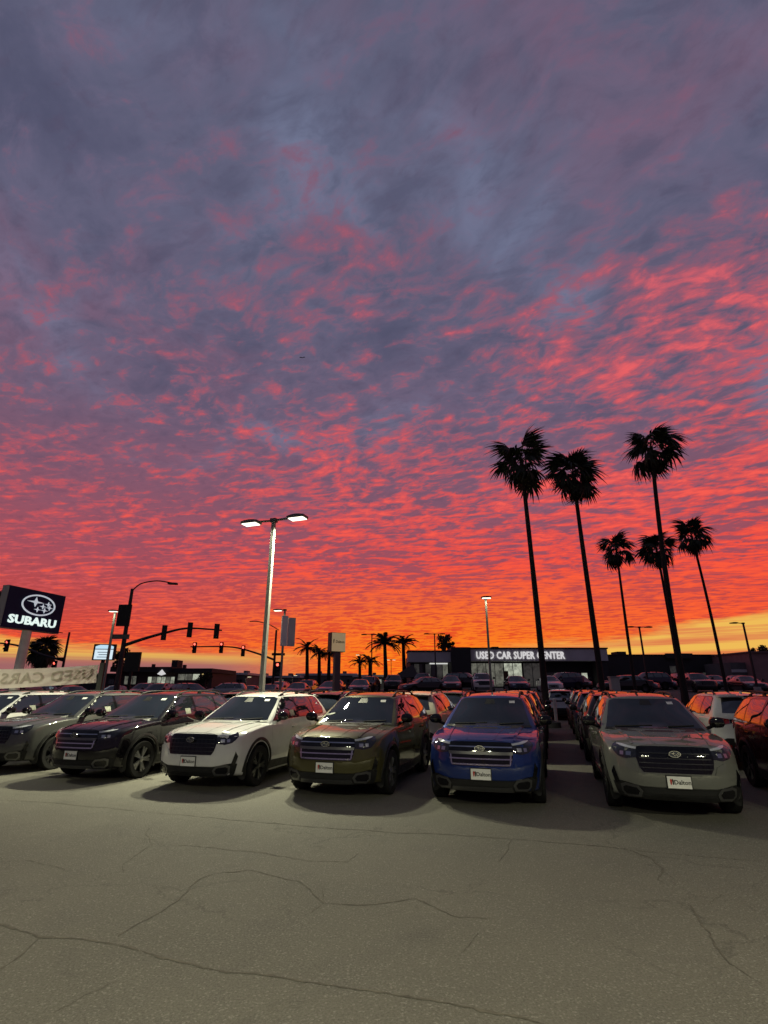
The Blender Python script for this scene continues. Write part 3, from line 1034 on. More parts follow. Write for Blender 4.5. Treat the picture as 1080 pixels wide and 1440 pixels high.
FAR_PARTS = {'body_shell', 'windscreen', 'rear_window', 'side_window', 'wheel', 'headlight', 'tail_light', 'grille', 'roof_rail', 'lower_bumper', 'mirror', 'window_trim'}


def place_car(name, key, pm, loc, heading, label, cat, group, facing=1, skip=(), only=None):
    """heading: clockwise turn of the car's long axis from +Y; facing -1 turns its tail to the viewer"""
    P = PROTO[key]
    L = max((SUV if 'suv' in key else SEDAN)['L'], 1)
    root = thing(name, label, cat, loc, -heading + (0 if facing > 0 else pi), group)
    objs = {}
    for i, (nm, me, par, painted, l, r) in enumerate(P):
        if nm in skip or (only and nm not in only):
            continue
        o = link(nm, me, objs.get(par, root) if par is not None else root, l, r)
        objs[i] = o
        if painted:
            o.material_slots[0].link = 'OBJECT'
            o.material_slots[0].material = pm
    return root


# ------------------------------------------------------------------ the setting: paved ground rising gently across the street
def terrain(y, x=15.0):
    """height of the paving; the far side rises, less so towards the left"""
    return (0.35 + 0.65 * min(1.0, max(0.0, (x + 14.0) / 18.0))) * interp([(-1e4, 0.0), (33.0, 0.0), (45.5, 1.30), (60.0, 1.72), (1e4, 1.75)], y)


def asphalt():
    m = bpy.data.materials.new('asphalt')
    m.use_nodes = True
    t = m.node_tree
    b = t.nodes['Principled BSDF']
    T = NT(t)
    g = T.n('ShaderNodeNewGeometry')
    pos = g.outputs['Position']
    big = T.noise(pos, 0.22, 5, 0.6, 0.4)
    med = T.noise(pos, 1.7, 6, 0.65, 0.3)
    agg = T.noise(pos, 62.0, 3, 0.7)
    vor = T.n('ShaderNodeTexVoronoi'); vor.inputs['Scale'].default_value = 85.0
    t.links.new(pos, vor.inputs['Vector'])
    vc = T.n('ShaderNodeSeparateColor'); t.links.new(vor.outputs['Color'], vc.inputs[0])
    c = T.mix(T.step(big, 0.30, 0.72), (0.100, 0.094, 0.077, 1), (0.134, 0.126, 0.102, 1))
    c = T.mix(T.mul(T.step(med, 0.45, 0.75), 0.35), c, (0.085, 0.081, 0.074, 1))
    c = T.mix(T.mul(T.step(agg, 0.45, 0.70), 0.55), c, (0.17, 0.162, 0.145, 1))
    c = T.mix(T.mul(T.step(agg, 0.48, 0.28), 0.55), c, (0.055, 0.052, 0.048, 1))
    c = T.mix(T.mul(T.step(vc.outputs[0], 0.90, 0.96), 0.5), c, (0.24, 0.23, 0.20, 1))
    # old tyre tracks and drips
    oil = T.noise(pos, 0.9, 3, 0.5, 1.2)
    c = T.mix(T.mul(T.step(oil, 0.62, 0.74), 0.22), c, (0.05, 0.048, 0.045, 1))
    # fine net of hairline cracks
    wob = T.noise(pos, 2.2, 5, 0.65, 0.0, True)
    ad = T.n('ShaderNodeVectorMath', operation='MULTIPLY_ADD')
    t.links.new(wob, ad.inputs[0]); ad.inputs[1].default_value = (0.9, 0.9, 0.0); t.links.new(pos, ad.inputs[2])
    ve = T.n('ShaderNodeTexVoronoi', feature='DISTANCE_TO_EDGE'); ve.inputs['Scale'].default_value = 0.62
    t.links.new(ad.outputs[0], ve.inputs['Vector'])
    hair = T.mul(T.step(ve.outputs['Distance'], 0.011, 0.002), T.step(T.noise(pos, 0.5, 3, 0.5), 0.44, 0.60))
    c = T.mix(T.mul(hair, 0.42), c, (0.045, 0.042, 0.036, 1))
    t.links.new(c, b.inputs['Base Color'])
    t.links.new(T.step(agg, 0.3, 0.7, 'LINEAR', 0.95, 0.72), b.inputs['Roughness'])
    b.inputs['Specular IOR Level'].default_value = 0.3
    bn = T.n('ShaderNodeBump')
    bn.inputs['Strength'].default_value = 0.9
    bn.inputs['Distance'].default_value = 0.006
    t.links.new(T.add(T.mul(agg, 0.8), T.mul(vor.outputs['Distance'], 0.7)), bn.inputs['Height'])
    t.links.new(bn.outputs[0], b.inputs['Normal'])
    return m


ASPHALT = asphalt()
gy = [-80, 0, 33, 36, 39, 42, 45.5, 52, 60, 120, 300, 900]
mb = MB()
gx = [-900, -60, -14, -10, -6, -2, 4, 60, 900]
vs = [(x, y, terrain(y, x)) for y in gy for x in gx]
nx_ = len(gx)
fs = [(j * nx_ + i, j * nx_ + i + 1, (j + 1) * nx_ + i + 1, (j + 1) * nx_ + i) for j in range(len(gy) - 1) for i in range(nx_ - 1)]
mb.add(vs, fs)
ground = mb.build('ground', ASPHALT)
tag(ground, kind='structure')

# cracks worn into the paving: jagged seams of their own shape, on the sheet
crack_m = mat('crack_filler', (0.086, 0.077, 0.060), 0.95, vary=0.4, vscale=8)


def gpix(px, py):
    """ground point seen at that place of the view"""
    e = math.atan((720.0 - py) / F_PX) + PITCH
    Y = CAM_H / math.tan(-e)
    d = Y * cos(PITCH) - CAM_H * sin(PITCH)
    return Vector(((px - 540.0) / F_PX * d, Y, 0.0))


CRACKS = [
    (0.020, [(-80, 1285), (0, 1302), (55, 1319), (150, 1327), (230, 1347), (300, 1366), (380, 1372), (460, 1385), (540, 1398), (640, 1414), (760, 1440), (860, 1470)]),
    (0.012, [(55, 1319), (30, 1345), (0, 1362), (-40, 1380)]),
    (0.012, [(150, 1327), (185, 1303), (215, 1287), (248, 1268), (275, 1240), (300, 1228), (350, 1224), (420, 1240), (456, 1270), (520, 1272), (545, 1270), (585, 1264), (640, 1288), (700, 1292)]),
    (0.010, [(456, 1270), (432, 1286)]),
    (0.010, [(456, 1270), (454, 1246)]),
    (0.016, [(0, 1125), (60, 1128), (120, 1134), (210, 1142), (275, 1148), (340, 1155), (430, 1162), (520, 1168), (560, 1172), (640, 1174), (720, 1180), (800, 1186), (880, 1194), (916, 1208), (930, 1222), (928, 1238), (940, 1246)]),
    (0.010, [(880, 1194), (960, 1202), (1080, 1212)]),
    (0.010, [(217, 1160), (204, 1170), (214, 1187)]),
    (0.010, [(214, 1187), (175, 1215), (172, 1228)]),
    (0.010, [(214, 1187), (260, 1189), (360, 1198), (430, 1210), (488, 1212), (505, 1200)]),
    (0.014, [(968, 1270), (985, 1298), (1005, 1330), (1030, 1355), (1075, 1382)]),
    (0.009, [(968, 1270), (1000, 1272), (1020, 1258)]),
    (0.009, [(720, 1180), (712, 1200), (700, 1212)]),
    (0.009, [(0, 1212), (40, 1210), (85, 1222), (100, 1226)]),
    (0.008, [(640, 1345), (660, 1330), (672, 1312)]),
    (0.008, [(60, 1434), (120, 1400), (160, 1380)]),
]
rc = random.Random(3)
for wd, pl in CRACKS:
    pts = [gpix(*p) for p in pl]
    dense = []
    for a, b in zip(pts, pts[1:]):
        k = max(2, int((b - a).length / 0.045))
        for j in range(k):
            dense.append(a + (b - a) * j / k)
    dense.append(pts[-1])
    off = 0.0
    L_, R_ = [], []
    n = len(dense)
    for i, p in enumerate(dense):
        d = dense[min(i + 1, n - 1)] - dense[max(i - 1, 0)]
        nrm = Vector((-d.y, d.x, 0)).normalized()
        off = off * 0.85 + rc.uniform(-0.012, 0.012)
        w = wd * 0.5 * rc.uniform(0.2, 1.5) * min(1.0, 0.25 + min(i, n - 1 - i) / 8)
        c = p + nrm * off
        L_.append(c + nrm * w); R_.append(c - nrm * w)
    mb = MB()
    mb.add([Vector((p.x, p.y, 0.003)) for p in L_] + [Vector((p.x, p.y, 0.003)) for p in R_], [(i, i + 1, n + i + 1, n + i) for i in range(n - 1)])
    o = mb.build('crack', crack_m, ground)


# ------------------------------------------------------------------ lit lamp posts of the car lot
POLE_GREY = mat('pole_paint', (0.22, 0.225, 0.21), 0.55, vary=0.12, vscale=2, metal=0.3)
LAMP_LENS = mat('lamp_lens', (0.9, 0.9, 0.85), 0.4, emit=(1.0, 0.96, 0.74), estr=2.6)
LAMP_BODY = mat('lamp_body', (0.10, 0.10, 0.10), 0.5, metal=0.4)
CONCRETE = mat('concrete', (0.33, 0.32, 0.29), 0.85, vary=0.2, vscale=4, bump=0.4, bscale=25)
LAMP_COL = (1.0, 0.985, 0.67)


def lot_lamp(x, y, H, rz, power, label, heads=(-1, 1), lit=True, arm=0.60, group='lamp posts of the car lot', yoff=0.0, lens=None, pole_m=None, width=0.13):
    z0 = terrain(y, x)
    root = thing('lamp_post', label, 'lamp post', (x, y, z0), rz, group)
    pm_ = pole_m or POLE_GREY
    mb = MB()
    w0, w1 = width / 2, width / 2 * 0.78
    vs = [(sx * w, sy * w, z) for z, w in ((0.55, w0), (H, w1)) for sx, sy in ((-1, -1), (1, -1), (1, 1), (-1, 1))]
    mb.add(vs, [(0, 1, 5, 4), (1, 2, 6, 5), (2, 3, 7, 6), (3, 0, 4, 7), (4, 5, 6, 7), (3, 2, 1, 0)])
    mb.build('pole', pm_, root)
    mb = MB()
    mb.lathe([(0.26, -0.2), (0.26, 0.52), (0.235, 0.56), (0.0, 0.56)], 20)
    mb.build('concrete_base', CONCRETE, root, 40)
    mb = MB().box((0, 0, H + 0.03), (0.20, 0.16, 0.12))
    mb.build('arm_bracket', LAMP_BODY if pole_m is None else pm_, root)
    for s in heads:
        mb = MB()
        mb.tube([(0.06 * s, 0, H + 0.03), (max(arm, 0.12) * s, 0, H + 0.05)], 0.035, 6)
        mb.build('arm', LAMP_BODY if pole_m is None else pm_, root)
        hc = Vector(((arm + 0.24) * s, yoff, H + 0.05))
        mb = MB()
        mb.add(*lattice(4, 4, 1, lambda u, v, w: hc + Vector((u * 0.30, (v - 0.5) * 0.36 * (1 - 0.12 * u * u), (w - 0.45) * 0.11 * (1 - 0.55 * w * u * u)))))
        hd = mb.build('lamp_head', LAMP_BODY if pole_m is None else pm_, root, 40)
        if lit:
            mb = MB().box(hc + Vector((0.01 * s, 0, -0.058)), (0.50, 0.29, 0.022))
            mb.build('lens', lens or LAMP_LENS, hd)
            ld = bpy.data.lights.new('lamp_light', 'AREA')
            ld.shape = 'RECTANGLE'
            ld.size, ld.size_y = 0.48, 0.28
            ld.energy = power
            ld.color = LAMP_COL
            ld.spread = radians(145)
            lo = link('lamp_light', ld, hd, hc + Vector((0.01 * s, 0, -0.075)))
    return root


AX = Vector((sin(radians(17.0)), cos(radians(17.0)), 0))        # long axis of the parked rows
BX = Vector((cos(radians(17.0)), -sin(radians(17.0)), 0))       # along the rows
HEAD = radians(17.0)
lot_lamp(-3.50, 15.6, 6.75, radians(-20), 760, 'tall grey lamp post with two lit heads, nearest, rising behind the white car')
lot_lamp(6.30, 32.0, 6.95, radians(-4), 14, 'lamp post with one bright head in front of the used car building', heads=(1,), arm=-0.24, width=0.14, yoff=-0.34)
lot_lamp(-7.05, 37.0, 6.70, radians(-14), 30, 'lamp post with one lit head and a hanging panel sign behind the tall lamp', heads=(-1,), arm=0.30, width=0.14)
lot_lamp(-19.1, 37.0, 6.68, radians(4), 14, 'white lamp post with one lit head beside the traffic signal pole', heads=(1,), arm=-0.24, width=0.16, yoff=-0.34)
# the same lamps go on behind the viewer; their light falls on the paving and the car fronts
lot_lamp(-4.5, -5.0, 6.75, radians(-17), 1020, 'tall grey lamp post with two lit heads behind the viewer on the left')
lot_lamp(7.5, -4.5, 6.75, radians(-17), 1120, 'tall grey lamp post with two lit heads behind the viewer on the right')
lot_lamp(-18.0, 15.5, 6.75, radians(-17), 1000, 'tall grey lamp post with two lit heads left of the parked rows, out of frame')


# ------------------------------------------------------------------ the cars of the lot
car_proto('suv_chrome', SUV, 'chrome')
car_proto('suv_black', SUV, 'black')
car_proto('far_suv', SUV, 'chrome', False)
car_proto('far_sedan', SEDAN, 'chrome', False)

P_WHITE = paint('paint_white', (0.62, 0.62, 0.60), 0.0, 0.4, 0.12)
P_OLIVE = paint('paint_olive', (0.060, 0.054, 0.018), 0.2, 0.38, 0.03)
P_BLUE = paint('paint_blue', (0.009, 0.025, 0.130), 0.25, 0.36, 0.03)
P_GREY = paint('paint_grey', (0.125, 0.128, 0.114), 0.0, 0.4, 0.04)
P_BLACK = paint('paint_black', (0.006, 0.005, 0.007), 0.0, 0.4, 0.01)
P_STEEL = paint('paint_steel', (0.085, 0.087, 0.083), 0.3, 0.36, 0.03)
P_MAROON = paint('paint_maroon', (0.045, 0.006, 0.008), 0.4, 0.36, 0.05)
P_BEIGE = paint('paint_beige', (0.42, 0.38, 0.31), 0.3, 0.4)
P_SILVER = paint('paint_silver', (0.42, 0.42, 0.42), 0.6, 0.36)
P_NAVY = paint('paint_navy', (0.012, 0.016, 0.045), 0.4, 0.38)
P_CHAR = paint('paint_charcoal', (0.035, 0.035, 0.038), 0.5, 0.38)

GF = 'cars in the front row'
front = [
    ('suv_black', P_WHITE, (-11.15, 13.15), 'white car half out of frame behind the grey car at the far left'),
    ('suv_black', P_STEEL, (-8.62, 12.25), 'steel grey SUV cut by the left edge of the photo in the front row'),
    ('suv_chrome', P_BLACK, (-6.13, 11.10), 'glossy black SUV between the grey and the white ones in the front row'),
    ('suv_black', P_WHITE, (-3.51, 10.20), 'white SUV with black grille and black wheels in the front row'),
    ('suv_chrome', P_OLIVE, (-0.98, 9.44), 'olive green SUV with barred grille in the front row'),
    ('suv_chrome', P_BLUE, (1.48, 8.74), 'blue SUV with barred chrome grille in the front row'),
    ('suv_black', P_GREY, (4.12, 8.03), 'light grey SUV with black grille at the right of the gap'),
    ('suv_black', P_MAROON, (6.72, 7.10), 'dark red SUV cut by the right edge of the photo'),
]
for key, pm, (x, y), lab in front:
    place_car('suv', key, pm, (x, y, 0), HEAD, lab, 'car', GF)

GR = 'cars parked tail-on behind the front row'


def tail_on(fx, fy, k, pm, lab, key='suv_chrome', yaw=0.0, skip=()):
    """the k-metre place behind a front-row car, its tail towards the viewer"""
    p = Vector((fx, fy, 0)) + AX * k
    L = SUV['L']
    q = p + AX * L
    return place_car('suv', key, pm, (q.x, q.y, 0), HEAD + yaw, lab, 'car', GR, facing=-1, skip=skip)


NOSE = {'front_bumper', 'bonnet_ridge', 'windscreen_sticker', 'mirror_mount', 'wiper', 'grille_bar', 'emblem', 'emblem_stars', 'plate_frame', 'dealer_plate', 'plate_lettering', 'plate_mark', 'projector', 'light_strip', 'fog_lamp', 'fog_lamp_surround', 'skid_plate', 'air_intake', 'corner_vent', 'cowl'}
tail_on(6.72, 7.10, 5.6, P_WHITE, 'white SUV seen from behind between the light grey and dark red ones', skip=NOSE)
tail_on(4.12, 8.03, 5.4, P_BLACK, 'black SUV parked tail-on directly behind the light grey one', skip=NOSE)
tail_on(4.12, 8.03, 10.9, P_NAVY, 'second dark SUV in line behind the light grey one', skip=NOSE)
tail_on(4.12, 8.03, 16.6, P_CHAR, 'dark SUV third in line behind the light grey one, beside the white van', skip=NOSE)
tail_on(1.48, 8.74, 5.4, P_CHAR, 'dark SUV parked tail-on directly behind the blue one', skip=NOSE)
tail_on(1.48, 8.74, 11.0, P_NAVY, 'dark SUV second in line behind the blue one', skip=NOSE)
tail_on(-0.98, 9.44, 5.3, P_BEIGE, 'pale beige SUV whose windows glow red behind the olive one', skip=NOSE)
tail_on(-0.98, 9.44, 10.8, P_STEEL, 'grey SUV second in line behind the olive one', skip=NOSE)
tail_on(-3.51, 10.20, 5.3, P_BLACK, 'black SUV behind the white one, only its roof and rear window showing', skip=NOSE)
tail_on(-6.13, 11.10, 5.4, P_CHAR, 'charcoal SUV whose roof shows between the black and white ones', skip=NOSE)
tail_on(-8.62, 12.25, 5.4, P_NAVY, 'dark SUV whose roof shows behind the steel grey one', skip=NOSE)
# pale van across the end of the aisle
q = Vector((10.0, 31.0, 0)) + AX * SUV['L']
place_car('van', 'suv_chrome', P_SILVER, (q.x, q.y, 0), HEAD, 'pale silver van seen from behind at the end of the aisle', 'van', None, facing=-1, skip=NOSE)


# ------------------------------------------------------------------ buildings across the street
WALL_DARK = mat('wall_charcoal', (0.035, 0.033, 0.036), 0.8, vary=0.25, vscale=0.8)
WALL_GREY = mat('wall_grey', (0.13, 0.125, 0.125), 0.8, vary=0.2, vscale=0.6)
FASCIA = mat('fascia_grey', (0.58, 0.55, 0.57), 0.6, vary=0.12, vscale=0.7)
ROOF_DARK = mat('roof_dark', (0.03, 0.028, 0.028), 0.8)
FRAME_M = mat('window_frame', (0.10, 0.10, 0.10), 0.5, 0.4)
PANE = mat('shop_pane', (0.02, 0.022, 0.024), 0.05, coat=0.5)
SIGN_LIT = mat('letters_lit', (0.9, 0.9, 0.88), 0.5, emit=(0.93, 0.92, 0.90), estr=0.62)


def lit_pane(name, col, s):
    if name in MATS:
        return MATS[name]
    m = mat(name, (0.05, 0.05, 0.05), 0.2, emit=col, estr=s)
    t = m.node_tree
    b = t.nodes['Principled BSDF']
    T = NT(t)
    tcn = T.n('ShaderNodeTexCoord')
    f = T.noise(tcn.outputs['Object'], 1.3, 4, 0.7, 0.2)
    c = T.mix(T.step(f, 0.35, 0.62), tuple(v * 0.35 for v in col[:3]) + (1,), (*col[:3], 1))
    t.links.new(c, b.inputs['Emission Color'])
    return m


LIT_BRIGHT = lit_pane('pane_bright', (0.62, 0.66, 0.52), 0.75)
LIT_DIM = lit_pane('pane_dim', (0.20, 0.20, 0.16), 0.7)
LIT_FAINT = lit_pane('pane_faint', (0.07, 0.065, 0.06), 0.5)
LIT_WARM = lit_pane('pane_warm', (0.75, 0.55, 0.22), 0.8)


def slab(mb, x0, x1, y0, y1, z0, z1, mi=0):
    mb.box(((x0 + x1) / 2, (y0 + y1) / 2, (z0 + z1) / 2), (abs(x1 - x0), abs(y1 - y0), abs(z1 - z0)), mi)
    return mb


def window(parent, x0, x1, z0, z1, y, pane, cols=1, rows=1, name='window'):
    """a frame standing 6 cm proud and its panes, set into the wall face at y"""
    fr = MB()
    t = 0.07
    slab(fr, x0, x1, y - 0.06, y + 0.03, z1 - t, z1)
    slab(fr, x0, x1, y - 0.06, y + 0.03, z0, z0 + t)
    slab(fr, x0, x0 + t, y - 0.06, y + 0.03, z0 + t, z1 - t)
    slab(fr, x1 - t, x1, y - 0.06, y + 0.03, z0 + t, z1 - t)
    w = fr.build(name, FRAME_M, parent)
    dxw, dzw = (x1 - x0) / cols, (z1 - z0) / rows
    for i in range(cols):
        for j in range(rows):
            p = pane[(i + j * cols) % len(pane)] if isinstance(pane, (list, tuple)) else pane
            pb = MB()
            slab(pb, x0 + i * dxw + 0.035, x0 + (i + 1) * dxw - 0.035, y - 0.02, y + 0.02, z0 + j * dzw + 0.035, z0 + (j + 1) * dzw - 0.035)
            pb.build('pane', p, w)
        if i:
            m_ = MB()
            slab(m_, x0 + i * dxw - 0.035, x0 + i * dxw + 0.035, y - 0.055, y + 0.028, z0 + t, z1 - t)
            m_.build('mullion', FRAME_M, w)
    return w


BY = 64.0
Z0 = 1.75
zt = lambda py, Y=BY: at(540, py, Y).z
xa = lambda px, py=940, Y=BY: at(px, py, Y).x
ub = thing('dealership_building', 'long low car showroom with lit white letters across its grey fascia', 'building', (xa(700), BY, Z0))


def rel(o, root):
    """parts are modelled where they stand; keep them there under their thing"""
    o.parent = root
    o.matrix_parent_inverse = Matrix.Translation(root.location).inverted()
    return o


def kids(root, builder):
    before = set(bpy.data.objects)
    builder()
    for o in set(bpy.data.objects) - before:
        if o.parent is None:
            rel(o, root)


def build_used():
    xl, xp0, xp1, xr = xa(574), xa(634), xa(661), xa(855)
    wall = MB()
    slab(wall, xl + 0.4, xr, BY + 2.0, BY + 16, Z0 - 2.2, zt(917))
    wall.build('wall', WALL_DARK)
    f = MB(); slab(f, xl, xp0 - 0.01, BY - 0.4, BY + 3, zt(931), zt(917)); f.build('fascia', FASCIA)
    f = MB(); slab(f, xp1 + 0.01, xr, BY - 0.4, BY + 3, zt(929.5), zt(913)); f.build('fascia', FASCIA)
    f = MB(); slab(f, xl - 0.1, xp0 - 0.02, BY - 0.5, BY + 3.1, zt(917) + 0.003, zt(915)); f.build('roof_edge', ROOF_DARK)
    f = MB(); slab(f, xp1 + 0.02, xr + 0.1, BY - 0.5, BY + 3.1, zt(913) + 0.003, zt(911)); f.build('roof_edge', ROOF_DARK)
    f = MB(); slab(f, xp0, xp1, BY - 1.0, BY + 4, Z0 - 1.2, zt(911)); f.build('pylon', WALL_DARK)
    f = MB(); slab(f, xa(706), xa(716), BY + 5, BY + 7, zt(911), zt(905)); f.build('roof_unit', ROOF_DARK)
    f = MB(); slab(f, xr - 1.2, xr - 0.02, BY - 0.2, BY + 1.9, Z0 - 1.2, zt(930)); f.build('pier', WALL_DARK)
    window(None, xa(583), xa(633), Z0 + 0.05, zt(932), BY + 1.9, [LIT_FAINT, PANE, LIT_FAINT, PANE, LIT_FAINT, LIT_DIM], 6, 1)
    window(None, xa(662), xa(713), Z0 + 0.05, zt(931), BY + 1.9, [LIT_DIM, LIT_DIM, LIT_DIM, LIT_DIM], 4, 1)
    window(None, xa(713), xa(740), Z0 + 0.05, zt(931), BY + 1.9, [LIT_BRIGHT, LIT_BRIGHT], 2, 1)
    window(None, xa(741), xa(768), Z0 + 0.05, zt(931), BY + 1.9, [LIT_FAINT, LIT_FAINT], 2, 1)
    window(None, xa(772), xa(823), Z0 + 0.4, zt(945), BY + 1.9, [PANE, LIT_FAINT, LIT_DIM, PANE], 4, 1)
    window(None, xa(824), xa(834), Z0 + 0.1, zt(945), BY + 1.9, [LIT_BRIGHT], 1, 1, 'glass_door')
    d = MB(); slab(d, xa(713), xa(719), BY + 1.75, BY + 1.82, Z0, zt(943)); d.build('brown_door', mat('door_brown', (0.11, 0.05, 0.025), 0.6))
    d = MB(); slab(d, xa(606), xa(632), BY + 1.6, BY + 1.7, zt(933.2), zt(931.6)); d.build('ceiling_strip', mat('strip_light', (0.8, 0.8, 0.8), 0.5, emit=(0.9, 0.9, 0.85), estr=0.7))
    t = text_mesh('USED CAR SUPER CENTER', 1.0, 0.08, 0.018, 1.0, 1.05)
    xs = [v.co.x for v in t.vertices]; zs = [v.co.z for v in t.vertices]
    wd = xa(792.5, 921) - xa(669, 921)
    ht = zt(916.5) - zt(927)
    t.transform(Matrix.Translation((xa(669, 921), BY - 0.46, zt(927))) @ Matrix.Diagonal((wd / (max(xs) - min(xs)), 1, ht / (max(zs) - min(zs)), 1)) @ Matrix.Translation((-min(xs), 0, -min(zs))))
    t.materials.clear(); t.materials.append(SIGN_LIT)
    link('lettering', t)


kids(ub, build_used)

rb_ = thing('low_building', 'long dark low building with plain walls right of the showroom', 'building', (xa(950), BY + 3, Z0))


def build_low():
    Y = BY + 3
    f = MB(); slab(f, xa(856, 940, Y), xa(1040, 940, Y), Y, Y + 12, Z0 - 2.2, zt(921.5, Y)); f.build('wall', WALL_DARK)
    f = MB(); slab(f, xa(938, 940, Y), xa(975, 940, Y), Y - 0.4, Y - 0.01, zt(926, Y), zt(919, Y)); f.build('parapet', WALL_DARK)
    f = MB(); slab(f, xa(856, 940, Y), xa(1040.5, 940, Y), Y - 0.1, Y + 12.1, zt(921.5, Y) + 0.003, zt(920.3, Y)); f.build('roof_edge', ROOF_DARK)
    f = MB(); slab(f, xa(886, 940, Y), xa(899, 940, Y), Y + 3, Y + 5, zt(920, Y), zt(914, Y)); f.build('roof_unit', ROOF_DARK)
    for a, b, c, d in ((941, 951, 936, 948), (986, 997, 945, 954), (1004, 1014, 949, 958), (920, 930, 946, 956)):
        window(None, xa(a, 940, Y), xa(b, 940, Y), zt(d, Y), zt(c, Y), Y - 0.02, LIT_FAINT, 1, 1)


kids(rb_, build_low)

pk = thing('edge_building', 'small building with pink dusk light put into its wall colour at the right edge of the photo', 'building', (xa(1075), 60, Z0))


def build_edge():
    Y = 60
    f = MB(); slab(f, xa(1058, 940, Y), xa(1130, 940, Y), Y, Y + 8, Z0 - 2.2, zt(918, Y)); f.build('wall', mat('wall_dusk_tint', (0.30, 0.17, 0.17), 0.8, vary=0.15, vscale=1))  # pink dusk light is put into the wall and roof colours
    f = MB(); slab(f, xa(1056, 940, Y), xa(1131, 940, Y), Y - 0.3, Y + 8.2, zt(918, Y) + 0.003, zt(916, Y)); f.build('roof_edge', mat('roof_dusk_tint', (0.2, 0.12, 0.12), 0.8))
    f = MB(); slab(f, xa(1036, 940, Y), xa(1057.8, 940, Y), Y + 1, Y + 6, Z0 - 2.2, zt(931, Y)); f.build('side_wall', WALL_GREY)
    f = MB(); slab(f, xa(1036, 940, Y), xa(1057.5, 940, Y), Y + 0.9, Y + 0.99, zt(945, Y), zt(941, Y)); f.build('ledge', FASCIA)


kids(pk, build_edge)

db = thing('diner_building', 'flat roofed diner with bright windows behind the traffic signal', 'building', (xa(230, 950, 70), 70, Z0))


def build_diner():
    Y = 70
    X = lambda p: xa(p, 950, Y)
    Zz = lambda p: zt(p, Y)
    f = MB(); slab(f, X(160), X(297), Y + 0.5, Y + 12, Z0 - 2.2, Zz(945)); f.build('wall', mat('wall_brown', (0.07, 0.045, 0.04), 0.8, vary=0.2))
    f = MB(); slab(f, X(158), X(244), Y - 0.8, Y + 12.2, Zz(945) + 0.003, Zz(938)); f.build('roof', ROOF_DARK)
    f = MB(); slab(f, X(245), X(299), Y - 0.5, Y + 11, Zz(946), Zz(940)); f.build('roof', ROOF_DARK)
    window(None, X(173), X(191), Zz(963), Zz(950), Y + 0.47, LIT_DIM, 3, 1)
    window(None, X(206), X(245), Zz(962), Zz(951), Y + 0.47, [LIT_BRIGHT, LIT_DIM, LIT_BRIGHT, LIT_BRIGHT, LIT_DIM, LIT_BRIGHT], 6, 1)
    window(None, X(248), X(280), Zz(957), Zz(947), Y + 0.47, [LIT_DIM, LIT_DIM, LIT_BRIGHT], 3, 1)
    window(None, X(281.5), X(291), Zz(962), Zz(946.5), Y + 0.47, LIT_WARM, 1, 1, 'glass_door')
    # lit diamond-shaped shop sign over the door
    mb = MB()
    x0, z0 = X(231), Zz(948)
    mb.prism([(x0 - 0.55, z0), (x0 - 0.3, z0 + 0.22), (x0, z0 + 0.55), (x0 + 0.3, z0 + 0.22), (x0 + 0.55, z0), (x0, z0 - 0.18)], Y - 1.0, Y - 0.85)
    mb.build('lit_sign', SIGN_LIT)
    f = MB(); slab(f, X(222), X(230.5), Y + 4, Y + 6, Zz(938), Zz(926)); f.build('roof_unit', ROOF_DARK)
    f = MB(); slab(f, X(192.5), X(196), Y + 4, Y + 4.5, Zz(938), Zz(932)); f.build('vent', ROOF_DARK)
    f = MB(); slab(f, X(239), X(243), Y + 4, Y + 4.5, Zz(938), Zz(933)); f.build('vent', ROOF_DARK)


kids(db, build_diner)

FB = [  # px0, px1, roof py, Y, label
    (292, 346, 946, 85, 'grey flat roofed block right of the diner'),
    (338, 420, 950, 100, 'low grey warehouse behind the tall lamp post'),
    (418, 500, 947, 105, 'long grey roofed store behind the small palms'),
    (498, 582, 949, 100, 'low store with a lit front left of the showroom'),
    (40, 165, 947, 80, 'dark long roofed building behind the banner'),
    (-60, 42, 952, 90, 'low dark building behind the blue sign at the left edge'),
]
for a, b, r, Y, lab in FB:
    bb = thing('low_store', lab, 'building', (xa((a + b) / 2, 955, Y), Y, Z0), 0, 'low buildings along the far street')

    def bl():
        X = lambda p: xa(p, 955, Y)
        f = MB(); slab(f, X(a), X(b), Y, Y + 14, Z0 - 2.2, zt(r + 3, Y)); f.build('wall', WALL_GREY if a > 200 else WALL_DARK)
        f = MB(); slab(f, X(a) - 0.3, X(b) + 0.3, Y - 0.4, Y + 14.4, zt(r + 3, Y) + 0.003, zt(r, Y)); f.build('roof', FASCIA if a > 200 else ROOF_DARK)
        n = int((b - a) / 14)
        for k in range(n):
            p = a + (k + 0.5) * (b - a) / n
            window(None, X(p - 4), X(p + 4), zt(962, Y), zt(955, Y), Y - 0.02, LIT_BRIGHT if (498 < p < 535) else (LIT_DIM if k % 3 == 0 else PANE), 2, 1)
        if a > 280:
            for p in ((a * 0.7 + b * 0.3), (a * 0.25 + b * 0.75)):
                f = MB(); slab(f, X(p), X(p + 5), Y + 4, Y + 6, zt(r, Y), zt(r - 4, Y)); f.build('roof_unit', WALL_GREY)
    kids(bb, bl)

# dark tent canopy beside the showroom
cn = thing('tent_canopy', 'dark peaked canopy left of the showroom glass', 'canopy', (xa(572, 950, 60), 60, Z0))


